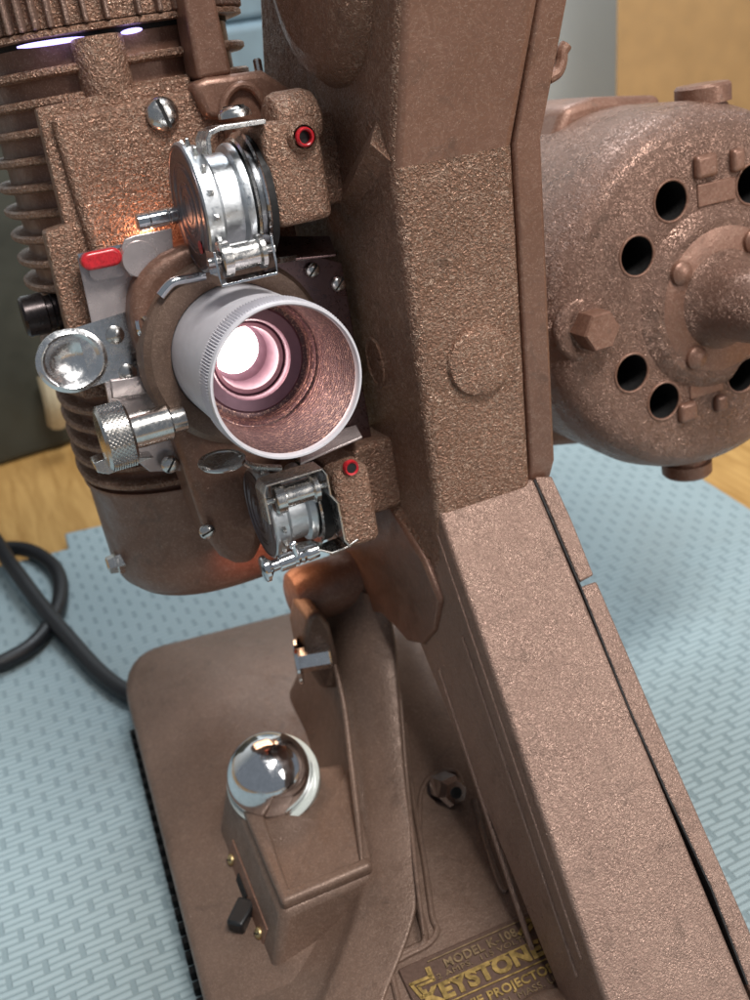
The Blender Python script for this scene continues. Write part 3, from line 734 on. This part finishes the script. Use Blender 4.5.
# chrome nut at lower left of the pot
a = hp(110, 565, y=LC.y-1.2)
part('pot_nut', MB().lathe(a-V((.1, 0, 0)), (1, 0, 0), [(0, .2), (.04, .3), (.3, .34), (.34, .4), (.7, .4), (.72, .28), (1.4, .28)], 6), 'steel', sharp=20)
a = hp(113, 530, y=LC.y+1); part('pot_lug', MB().box((a.x-.1, a.y, a.z-.3), (a.x+.6, a.y+.5, a.z+.3)), 'bronze', bevel=.08)
# bridge between lamp house and column, and the strap that rises from it
bt = [xz(190, 84, fy-.9), xz(205, 77, fy-.9), xz(262, 70, fy-.9), xz(300, 95, fy-.9), xz(262, 130, fy-.9), xz(205, 118, fy-.9)]
part('bridge', MB().prism(bt, 'y', fy-1.0, fy+3), 'bronze_smooth', bevel=.2)
stp = [xz(178, -30, fy-.8), xz(208, -30, fy-.8), xz(232, 74, fy-.8), xz(197, 80, fy-.8)]
part('cap_strap', MB().prism(stp, 'y', fy-.9, fy+.4), 'bronze_smooth', bevel=.12)
part('bridge_rim', MB().tube([hp(x, y, y=fy-1.1) for x, y in ((222, 118), (226, 98), (238, 86), (252, 88), (262, 100), (268, 112))], .12, 10), 'bronze_smooth')
p = hp(258, 66, y=fy-.3); part('bridge_pin', MB().lathe(p, (0, 0, 1), [(-.3, .12), (.15, .12), (.2, .08)], 16), 'steel')

# ---- motor -----------------------------------------------------------------------------------
YM = 3.2
mc = hp(716, 298, y=YM); MRt = (hp(706, 106, y=YM+.8)-hp(712, 298, y=YM+.8)).length
R = MRt
mo_prof = [(-.35, R*.30), (-.35, R*.42), (-.22, R*.455), (0, R*.49), (0, R*.55), (.02, R*.82), (.15, R*.89), (.45, R*.945), (.9, R*.975), (1.6, R*1.0), (9.0, R*.99), (9.2, R*.9)]
drum = MB().lathe((mc.x, YM, mc.z), (0, 1, 0), mo_prof, 128)
def cutter(objs):
    def f(o): pass
    return f
motor = part('motor_drum', drum, ['bronze_worm', 'dark'], sharp=40)
cut = MB()
holes = [(671, 201), (637, 256), (632, 373), (664, 401), (742, 374), (752, 184)]
for hx, hy in holes:
    p = hp(hx, hy, y=YM); cut.lathe((p.x, YM-.6, p.z), (0, 1, 0), [(0, .615), (3.0, .615)], 40, mi=1)
cme = bpy.data.meshes.new('cut'); pc = CEN[motor.name][0]
cme.from_pydata([p-pc for p in cut.v], [], cut.f)
for q in ('bronze_worm', 'dark'): cme.materials.append(M[q])
for p in cme.polygons: p.material_index = 1
cb_ = bmesh.new(); cb_.from_mesh(cme); bmesh.ops.recalc_face_normals(cb_, faces=cb_.faces); cb_.to_mesh(cme); cb_.free()
co = bpy.data.objects.new('cut', cme); C.objects.link(co); co.parent = root; co.matrix_basis = motor.matrix_basis.copy()
bo = motor.modifiers.new('b', 'BOOLEAN'); bo.object = co; bo.operation = 'DIFFERENCE'; bo.solver = 'EXACT'
bpy.context.view_layer.update()
dg = bpy.context.evaluated_depsgraph_get()
nm = bpy.data.meshes.new_from_object(motor.evaluated_get(dg)); motor.modifiers.clear(); motor.data = nm; nm.name = 'motor_drum'
nm.set_sharp_from_angle(angle=math.radians(30))
bpy.data.objects.remove(co)
for hx, hy in holes[:]:
    p = hp(hx, hy, y=YM); mk('hole_rim', MB().ring((p.x, YM+.01, p.z), (0, 1, 0), .64, .045, 40, 8), 'bronze_smooth', motor)
# hub: stepped boss and shaft end
hub = part('bearing_hub', MB().lathe((mc.x, YM-.3, mc.z), (0, -1, 0), [(-.2, R*.29), (.0, R*.28), (.18, R*.245), (.5, R*.215), (1.0, R*.20), (2.3, R*.185), (2.55, R*.165), (2.7, R*.10), (2.72, .02)], 64), 'bronze_worm')
mk('hub_plate', MB().lathe((mc.x, YM-.2, mc.z), (0, -1, 0), [(0, R*.40), (.12, R*.395), (.18, R*.37), (.19, R*.2)], 64), 'bronze_smooth', hub)
for k in range(4):
    q = PI/4+PI/2*k+.15; p = V((mc.x+math.cos(q)*R*.335, YM-.33, mc.z+math.sin(q)*R*.335))
    mk('rivet', MB().lathe(p, (0, -1, 0), [(0, .40), (.16, .38), (.27, .26), (.31, .03)], 28), 'bronze_smooth', hub)
# hex through bolts, left one in a dimple
for px, py in ((589, 328), (838, 262)):
    p = hp(px, py, y=YM+.1)
    mk('bolt_seat', MB().ring((p.x, YM+.30, p.z), (0, 1, 0), .88, .26, 40, 12), 'bronze_worm', motor)
    mk('hex_bolt', MB().lathe((p.x, YM+.4, p.z), (0, -1, 0), [(0, .66), (1.0, .66), (1.06, .6)], 6), 'bronze_smooth', motor, sharp=15)
# small cast tabs
for px, py, w_, h_ in ((706, 166, .42, .36), (738, 160, .26, .36), (688, 412, .36, .34), (721, 403, .25, .30)):
    p = hp(px, py, y=YM-.1); mk('cast_tab', MB().box((p.x-w_, YM-.22, p.z-h_), (p.x+w_, YM+.1, p.z+h_)), 'bronze_smooth', motor, bevel=.14, seg=3)
for px, py, w_, h_ in ((716, 192, .75, .35), (706, 386, .7, .3)):
    p = hp(px, py, y=YM); mk('cast_tab', MB().box((p.x-w_, YM-.06, p.z-h_), (p.x+w_, YM+.1, p.z+h_)), 'bronze_smooth', motor, bevel=.04)
# brush caps, top and bottom
for px, py, sgn in ((703, 100, 1), (686, 452, -1)):
    p = hp(px, py, y=YM+1.9)
    hgt = .50 if sgn > 0 else .42
    if sgn < 0: p.z -= .42
    cap = part('brush_cap', MB().lathe(p-V((0, 0, sgn*.9)), (0, 0, sgn), [(0, .78), (.72, .78), (.73, .74), (.80, .74), (.81, .90), (.81+hgt, .90), (.9+hgt, .82), (.93+hgt, .3)], 48), 'bronze_smooth')
# motor mounting neck behind the column
nk = [xz(545, 108, 9.5), xz(575, 98, 9.5), xz(640, 96, 9.5), xz(640, 430, 9.5), xz(575, 436, 9.5), xz(530, 440, 9.5), xz(470, 300, 9.5)]
part('motor_mount', MB().prism(nk, 'y', 8.2, 11.5), 'bronze_smooth', bevel=.3)

# ================================================================ BASE (table frame)
def bp_(name, mb, mats, **k): return mk(name, mb, mats, root, WORLD, **k)
BL = [tp(200, 1000, z=0), tp(170, 868, z=0), tp(150, 790, z=0), tp(139, 745, z=0)]
def rrect_path():
    k = CAMZ/29
    l0 = V((.55, 14))*k; l1 = V((2.0, 33.6))*k; l2 = V((4.2, 36.3))*k; r2 = V((12.2, 35.2))*k; r1 = V((13.4, 33))*k; r0 = V((13.4, 14))*k
    P = [tuple(l0)]
    P += [tuple(l0.lerp(l1, t)) for t in (.33, .66)]
    P += bez(tuple(l1), (2.3*k, 36.6*k), tuple(l2), 8) + [tuple(l2.lerp(r2, t)) for t in (.33, .66)]
    P += bez(tuple(r2), (13.4*k, 35.0*k), tuple(r1), 8) + [tuple(r1.lerp(r0, t)) for t in (.33, .66)] + [tuple(r0)]
    P += [tuple(r0.lerp(l0, t)) for t in (.25, .5, .75)]
    return P
BP = rrect_path(); bc = V((8.4, 27.5))
def ins(d):
    return [(bc.x+(x-bc.x)*(1-d/8.5), bc.y+(y-bc.y)*(1-d/11)) for x, y in BP]
def lev(P, z): return [V((x, y, z if not callable(z) else z(x, y))) for x, y in P]
zt = 2.2
def ztop(x, y): return zt + 1.5*max(0, min(1, (x-2)/5))
secs = [lev(BP, .02), lev(BP, zt-.35), lev(ins(.12), zt-.12), lev(ins(.4), lambda x, y: zt), lev(ins(1.5), lambda x, y: zt+.32), lev(ins(3.2), lambda x, y: zt+.85), lev(ins(5), lambda x, y: zt+1.1)]
base = bp_('base', stack(MB(), secs), 'bronze_base', sharp=60)
# dark serrated gasket along the foot
n_ = 68; gs = []
a_, b_ = V(BP[0]), V(BP[3])
for i in range(n_):                            # one continuous strip whose outer edge is notched
    for e_ in (.04, .96):
        p = a_.lerp(b_, (i+e_)/n_); o_x = .25 if i % 2 else .03; hz = .38 if i % 2 else .30
        gs.append([V((p.x-o_x, p.y, .01)), V((p.x+.05, p.y, .01)), V((p.x+.05, p.y, hz)), V((p.x-o_x, p.y, hz))])
gk = stack(MB(), gs)
mk('gasket', gk, 'dark', base)

# switch housing block
zb = 4.7
Cn = tp(282, 912, z=zb)           # front near corner of top
Rr = tp(376, 872, z=zb)           # right corner
Ll = tp(226, 775, z=zb)           # rear left corner
Rb = tp(355, 760, z=zb)
Bt = tp(276, 990, z=2.3)
sw = MB()
lowp = [tp(218, 832, z=2.6), tp(272, 992, z=2.3), V((Rr.x, Rr.y-.1, 2.6)), V((Rb.x, Rb.y+.5, 2.4))]
sw.hexa(lowp, [Ll, Cn, Rr, Rb])
blk = bp_('switch_housing', sw, 'bronze_base', bevel=.3, seg=4)
# sunken tray: a darker wedge shaped recess built as sloping faces standing in a rim
tA = tp(254, 812, z=zb+.02); tB = tp(290, 893, z=zb+.02); tC = tp(370, 860, z=zb+.02); tD = tp(352, 772, z=zb+.02); tE = tp(322, 822, z=zb+.02)
up_ = V((0, 0, .05))
mk('tray_left', MB().add([tA+up_, tB+up_*.3, tE+up_+V((.0, 0, .10))], [(0, 1, 2)]).add([tA-up_*4, tB-up_*4, tE-up_*4], [(2, 1, 0)]), 'bronze_base', blk)
mk('tray_right', MB().hexa([tB, tC, tD, tE], [tB+up_, tC+up_, tD+up_+V((0, 0, .35)), tE+up_+V((0, 0, .15))]), 'bronze_base', blk, bevel=.02)
# bright rim edges
rp = [Ll.lerp(Cn, .12)+V((.05, 0, 0)), Cn+V((.06, .06, 0)), Rr+V((-.06, .06, 0)), tC, tB, Ll.lerp(Cn, .12)+V((.75, .2, 0))]
mk('raised_rim', MB().prism([(p.x, p.y) for p in rp], 'z', zb-.15, zb+.30), 'bronze_base', blk, bevel=.16, seg=4)
# silvered bulb in milky bowl
bc_ = tp(273, 779, z=zb+.55)
rb_ = 1.60
tilt = V((-.22, -.40, .9)); tilt.normalize()
bowl = bp_('pilot_bulb', MB().lathe(bc_-tilt*.4, tilt, [(-.5, rb_*.5), (-.3, rb_*.9), (0, rb_*1.02), (.3, rb_*1.02), (.38, rb_*.98), (.38, rb_*.8)], 64), 'white_glass')
dome = [(math.sin(a)*rb_*.97, math.cos(a)*rb_*.93) for a in [PI/2*i/14*.99-.0 for i in range(15)]]
dome = [(-.5, rb_*.9)]+dome
mk('silvered_dome', MB().lathe(bc_+tilt*.12+V((-.05, .12, .05)), tilt, dome, 64), 'chrome', bowl)
mk('bowl_lip', MB().lathe(bc_-tilt*.02, tilt, [(-.12, rb_*1.0), (.0, rb_*1.03), (.08, rb_*1.02), (.12, rb_*.97), (.1, rb_*.9)], 64, cap=False), 'white_glass', bowl)
# rocker switch on the block's left face
sp0 = tp(229, 848, z=3.3); sp1 = tp(252, 922, z=3.3)
d_ = (sp1-sp0).normalized(); sdn = (Cn-Ll).cross(lowp[1]-Cn).normalized()
if sdn.x > 0: sdn = -sdn
fd_ = (Cn-Ll).normalized(); fu_ = sdn.cross(fd_); fu_ = fu_ if fu_.z > 0 else -fu_
def face(p, a, b, off): return p+fd_*a+fu_*b+sdn*off
fc0 = (Ll+Cn+lowp[0]+lowp[1])/4; r_ = MT @ ray(246, 896); pc_ = CAM + r_*((fc0-CAM).dot(sdn)/r_.dot(sdn))
Ls = (sp1-sp0).length
h_ = [(-.62*Ls, -.62), (.62*Ls, -.62), (.62*Ls, .62), (-.62*Ls, .62)]
pltx = MB().hexa([face(pc_, a, b, -.3) for a, b in h_], [face(pc_, a, b, .045) for a, b in h_])
swp = bp_('switch_plate', pltx, 'bronze_smooth', bevel=.04)
for a_ in (-.5*Ls, .5*Ls):
    mk('switch_screw', MB().screw(face(pc_, a_, .05, .05), sdn, .20, .7), ['brass', 'dark'], swp)
sl = [(-.26*Ls, -.2), (.05*Ls, -.2), (.05*Ls, .2), (-.26*Ls, .2)]
mk('switch_slot', MB().hexa([face(pc_, a, b, .02) for a, b in sl], [face(pc_, a, b, .085) for a, b in sl]), 'dark', swp)
r0 = pc_+fd_*.1*Ls; r1 = r0+sdn*.75+fd_*.75-V((0, 0, .25))
dd = (r1-r0).normalized(); ww = V((0, 0, 1)); tt = dd.cross(ww)
def q8(p, a, b): return [p+tt*x*a+ww*y*b for x, y in ((-1,-1),(1,-1),(1,1),(-1,1))]
mk('rocker', MB().hexa(q8(r0, .34, .30), q8(r1, .30, .26)), 'black', swp, bevel=.1)

# upright: swept pillar from the base to the tilt pivot
def row(L, Rr_, zl, zr, bulge=.5, n=10):
    bulge = .12+.38*max(0, min(1, (zl-3.8)/3))
    a, b = tp(*L, z=zl), tp(*Rr_, z=zr); out = []
    for i in range(n+1):
        t = i/n; out.append(a.lerp(b, t)+V((0, -bulge*.6*math.sin(PI*t)**.6, bulge*.5*math.sin(PI*t))))
    return out
secs = [((322, 583), (384, 600), 9.7), ((312, 602), (392, 612), 9.2), ((324, 640), (398, 640), 8.3), ((338, 680), (401, 690), 7.3), ((350, 740), (404, 750), 6.2), ((358, 800), (410, 810), 5.5),
        ((364, 860), (418, 860), 5.0), ((358, 910), (422, 905), 4.65), ((340, 955), (404, 955), 4.3), ((318, 1010), (384, 1000), 4.05), ((300, 1060), (372, 1050), 3.9), ((285, 1120), (365, 1110), 3.8)]
rows = [row(a, b, z-.5, z-.2) for a, b, z in secs]
full = []
for r in rows:
    a, b = r[0], r[-1]
    full.append([V((a.x-1.3, a.y+2.2, 2.6)), V((a.x-.45, a.y+.9, a.z*.45+1.6)), a+V((-.12, .25, -.35))] + r + [b+V((.05, .4, -.6)), V((b.x+.1, b.y+2.6, min(b.z, 2.0)))])
pil = bp_('upright', MB().grid(full), 'bronze_base', sharp=70)
sm_ = pil.modifiers.new('sub', 'SUBSURF'); sm_.levels = 1; sm_.render_levels = 2
def bead(pix, zs, r, nm='edge_bead'):
    return mk(nm, MB().tube([tp(x, y, z=Z) for (x, y), Z in zip(pix, zs)], lambda t: r*max(.05, math.sin(PI*min(1, max(0, t))))**.3, 10), 'bronze_base', pil)
bead([(328, 640), (343, 700), (351, 760), (358, 820), (362, 862)], [8.05, 6.75, 5.8, 5.15, 4.85], .12)
bead([(400, 690), (407, 780), (416, 870), (424, 935)], [7.0, 5.5, 4.85, 4.55], .08)
# pivot knuckle
pk = tp(314, 602, z=9.5)
bp_('pivot_knuckle', MB().lathe(pk+V((-.7, .6, .0)), (1, 0, 0), [(0, .7), (.12, .95), (.4, 1.08), (3.2, 1.08), (3.4, .9)], 48), 'bronze_smooth')
pb_ = tp(308, 655, z=8.2); wx = V((1, 0, 0))
ts = bp_('tilt_screw', MB().lathe(pb_-V((.5, .1, 0)), (1, -.35, .05), [(0, .2), (.02, .78), (.06, .86), (.16, .86), (.18, .5)], 48), 'chrome')
mk('hex_shank', MB().lathe(pb_-V((.34, .15, 0)), (1, -.35, .05), [(0, .44), (1.05, .44), (1.1, .36)], 6), 'satin', ts, sharp=15)
yl_ = tp(320, 660, z=8.0).y
lp_ = [tp(x, y, y=yl_) for x, y in ((304, 640), (308, 618), (320, 612), (331, 626), (338, 655), (342, 690), (322, 690), (309, 668))]
bp_('pivot_lug', MB().prism([(p.x, p.z) for p in lp_], 'y', yl_, yl_+1.6), 'bronze_base', bevel=.2)

# recessed front panel with hex stud and nameplate: a sloping slab right of the pillar
def panel(px, off=0.0):                        # plane through three chosen points
    return px
PA = tp(400, 725, z=4.7); PB = tp(425, 945, z=3.9); PC = tp(560, 900, z=4.0)
pn = (PB-PA).cross(PC-PA).normalized()
if pn.z < 0: pn = -pn
def onp(px, py, off=0):
    r = MT @ ray(px, py); P = PA+pn*off
    return CAM + r*((P-CAM).dot(pn)/r.dot(pn))
pcs = [onp(388, 590), onp(560, 590), onp(640, 1080), onp(340, 1080)]
pan = bp_('recessed_panel', MB().hexa([p-pn*.02 for p in pcs], [p-pn*1.5 for p in pcs]), 'bronze_base', bevel=.05)
def ribline(P, r, off): return mk('panel_bead', MB().tube([onp(x, y, off) for x, y in P], r, 10), 'bronze_base', pan)
ribline([(392, 724), (398, 760), (408, 830), (417, 900), (425, 938), (414, 948), (396, 956)], .12, .02)
ribline([(404, 724), (412, 790), (424, 860), (432, 915), (437, 930), (428, 944), (402, 958), (392, 968), (398, 1000), (410, 1040)], .10, .02)
ribline([(420, 842), (420, 800), (426, 782), (440, 772), (456, 772), (462, 784)], .09, .0)
ribline([(474, 800), (485, 840), (500, 884), (507, 892)], .10, -.02)
# hex stud
st0 = onp(444, 788, 0); st1 = onp(457, 806, .0)
ax_ = (pn*.8+(st1-st0).normalized()*1.0).normalized()
stud = bp_('hex_stud', MB().lathe(st0-ax_*.2, ax_, [(0, .56), (1.0, .54), (1.3, .40), (1.33, .2)], 6), 'chrome', sharp=15)
mk('stud_hole', MB().cyl(st0-ax_*.2+ax_*1.32, st0-ax_*.2+ax_*1.35, .2, 20), 'dark', stud)
mk('stud_washer', MB().lathe(st0+pn*.0, pn, [(-.05, .62), (.05, .58), (.06, .3)], 32), 'bolt_black', stud)
# nameplate
npx = [(398, 972), (548, 903), (620, 1046), (430, 1090)]
e1 = (onp(540, 907)-onp(400, 969)).normalized(); e2 = pn.cross(e1).normalized()
n0 = onp(398, 970, .05)
Wn, Hn = (onp(560, 898)-onp(398, 970)).length*1.25, 4.2
cr = [n0, n0+e1*Wn, n0+e1*Wn-e2*Hn, n0-e2*Hn]
npl = bp_('nameplate', MB().hexa([p-pn*.08 for p in cr], [p+pn*.05 for p in cr]), 'plate_ground', bevel=.04)
def text(body, at, h, mat, name='lettering', ex=.03, bold=.0, sx=1.0):
    cu = bpy.data.curves.new(name, 'FONT'); cu.body = body; cu.size = h/.70; cu.extrude = ex; cu.offset = bold; cu.align_x = 'LEFT'; cu.space_character = 1.05; cu.resolution_u = 3
    t = bpy.data.objects.new(name, cu); C.objects.link(t); bpy.context.view_layer.update()
    me = bpy.data.meshes.new_from_object(t.evaluated_get(bpy.context.evaluated_depsgraph_get())); bpy.data.objects.remove(t)
    me.materials.clear(); me.materials.append(M[mat])
    for v in me.vertices: v.co = e1*(v.co.x*sx)+e2*v.co.y+pn*v.co.z
    o = bpy.data.objects.new(name, me); C.objects.link(o)
    place(o, at, npl, None); return o, me
def nat(px, py, off=.125): return onp(px, py, off)
def fit(body, pa, pb, h, mat, **k):            # text from pixel pa to pixel pb (baseline)
    A_, B_ = nat(*pa), nat(*pb); L = (B_-A_).dot(e1)
    cu = bpy.data.curves.new('t', 'FONT'); cu.body = body; cu.size = h/.70; cu.space_character = 1.05
    t = bpy.data.objects.new('t', cu); C.objects.link(t); bpy.context.view_layer.update(); wdt = t.dimensions.x; bpy.data.objects.remove(t)
    return text(body, A_, h, mat, sx=L/wdt, **k)
def hgt(pa, pb): return abs((nat(*pb)-nat(*pa)).dot(e2))
fit('MODEL K-108', (446, 968), (517, 936), hgt((446, 967), (442, 959)), 'dull_gold', bold=.01)
fit('2 AMPS.  115 VOLTS', (438, 980), (528, 940), hgt((436, 984), (434, 979)), 'dull_gold')
fit('KEYSTONE', (428, 1007), (543, 956), hgt((433, 1006), (427, 991)), 'gold', bold=.035)
fit('8MM MOVIE PROJECTOR', (418, 1034), (557, 972), hgt((418, 1036), (415, 1027)), 'gold', bold=.01)
fit('BOSTON, MASS. U.S.A.', (470, 1022), (575, 975), hgt((436, 984), (433, 978)), 'dull_gold')
def bar(P, r, mat='gold'):
    mb = MB()
    for a, b in zip(P, P[1:]):
        A_, B_ = nat(*a), nat(*b); d_ = (B_-A_).normalized(); s_ = pn.cross(d_)*r
        A_ = A_-d_*r*.8; B_ = B_+d_*r*.8
        mb.hexa([A_-s_, B_-s_, B_+s_, A_+s_], [A_-s_+pn*.03, B_-s_+pn*.03, B_+s_+pn*.03, A_+s_+pn*.03])
    return mk('emblem', mb, mat, npl)
bar([(411, 985), (430, 977), (427, 969)], .05)
bar([(411, 985), (422, 998), (430, 994)], .05)
bar([(418, 987), (434, 980), (429, 968)], .04)
bar([(418, 987), (426, 996)], .04)
bar([(520, 934), (526, 922), (534, 919)], .06); bar([(526, 934), (532, 925), (536, 924)], .06)
bar([(428, 962), (536, 914)], .02, 'dull_gold'); bar([(438, 985), (540, 939)], .025); bar([(430, 1011), (556, 955)], .02)


# ---- big rounded foot hub at bottom centre, under the lower arm
fh = tp(572, 1052, z=4.0)
bp_('foot_boss', MB().lathe(fh+V((0, .3, -1.6)), (0, -.15, 1), [(0, 2.1), (1.0, 2.05), (1.5, 1.75), (1.75, 1.2), (1.85, .05)], 56), 'bronze_base')

# ================================================================ POWER CORD
rz = .42
cpts = [tp(175, 690, z=.7), tp(152, 699, z=.45), tp(128, 693, z=.45), tp(100, 673, z=.45), tp(70, 640, z=.6), tp(40, 604, z=.9), tp(12, 566, z=1.25), tp(-15, 530, z=1.0), tp(-60, 520, z=.45), tp(-90, 560, z=.45), tp(-70, 630, z=.45), tp(-20, 664, z=.45),
        tp(18, 655, z=.45), tp(45, 632, z=.45), tp(60, 600, z=.45), tp(56, 570, z=.45), tp(30, 551, z=.45), tp(-5, 549, z=.45), tp(-60, 556, z=.45), tp(-140, 570, z=.45), tp(-300, 600, z=.45)]
cord = mk('power_cord', MB().tube(cpts, rz, 20, 10), 'rubber', sharp=60)
tag(cord, 'thick black power cord curling in a loop on the foam mat beside the projector', 'cord')

# ================================================================ LIGHT
w = bpy.data.worlds.new('World'); S.world = w; w.use_nodes = True
bg = w.node_tree.nodes['Background']; bg.inputs[0].default_value = (.78, .88, 1, 1); bg.inputs[1].default_value = .23
def area(name, loc, target, size, power, col, sy=None):
    l = bpy.data.lights.new(name, 'AREA'); l.energy = power; l.color = col; l.size = size
    if sy: l.shape = 'RECTANGLE'; l.size_y = sy
    o = bpy.data.objects.new(name, l); C.objects.link(o); o.location = loc
    o.rotation_euler = (V(target)-V(loc)).to_track_quat('-Z', 'Y').to_euler(); return o
area('ceiling_lamp', (22, -12, 105), (8, 22, 5), 40, 100000, (1, .97, .93), 14)
area('window_light', (34, 72, 84), (15, 25, 10), 40, 36000, (.82, .92, 1))
area('wall_fill_light', (22, 62, 78), (24, 112, 20), 25, 22000, (.93, .97, 1))  # added fill without a fixture, brightens the wall beside the carton
area('room_light', (70, -60, 60), (12, 20, 10), 45, 52000, (1, .94, .88))
def pt(name, p, power, col, r): 
    l = bpy.data.lights.new(name, 'POINT'); l.energy = power; l.color = col; l.shadow_soft_size = r
    o = bpy.data.objects.new(name, l); C.objects.link(o); o.location = HEAD @ V(p); return o
pt('gate_glow', (-1.5, 5.75, 3.5), 45, (1, .45, .25), .12)
pt('lens_glow', (-.3, 3.0, .2), 85, (1, .70, .60), .3)
sl_ = bpy.data.lights.new('under_glow', 'SPOT'); sl_.energy = 190; sl_.color = (1, .30, .15); sl_.shadow_soft_size = .25; sl_.spot_size = math.radians(95); sl_.spot_blend = .6
so_ = bpy.data.objects.new('under_glow', sl_); C.objects.link(so_); so_.location = HEAD @ V((-.3, 5.3, -6.4))
so_.rotation_euler = ((HEAD @ V((-.6, 9, -7.2)))-so_.location).to_track_quat('-Z', 'Y').to_euler()

# ================================================================ RENDER
S.render.engine = 'CYCLES'
S.view_settings.view_transform = 'Standard'; S.view_settings.look = 'None'
S.view_settings.gamma = 1; S.view_settings.exposure = 0
S.render.resolution_x = 768; S.render.resolution_y = 1024
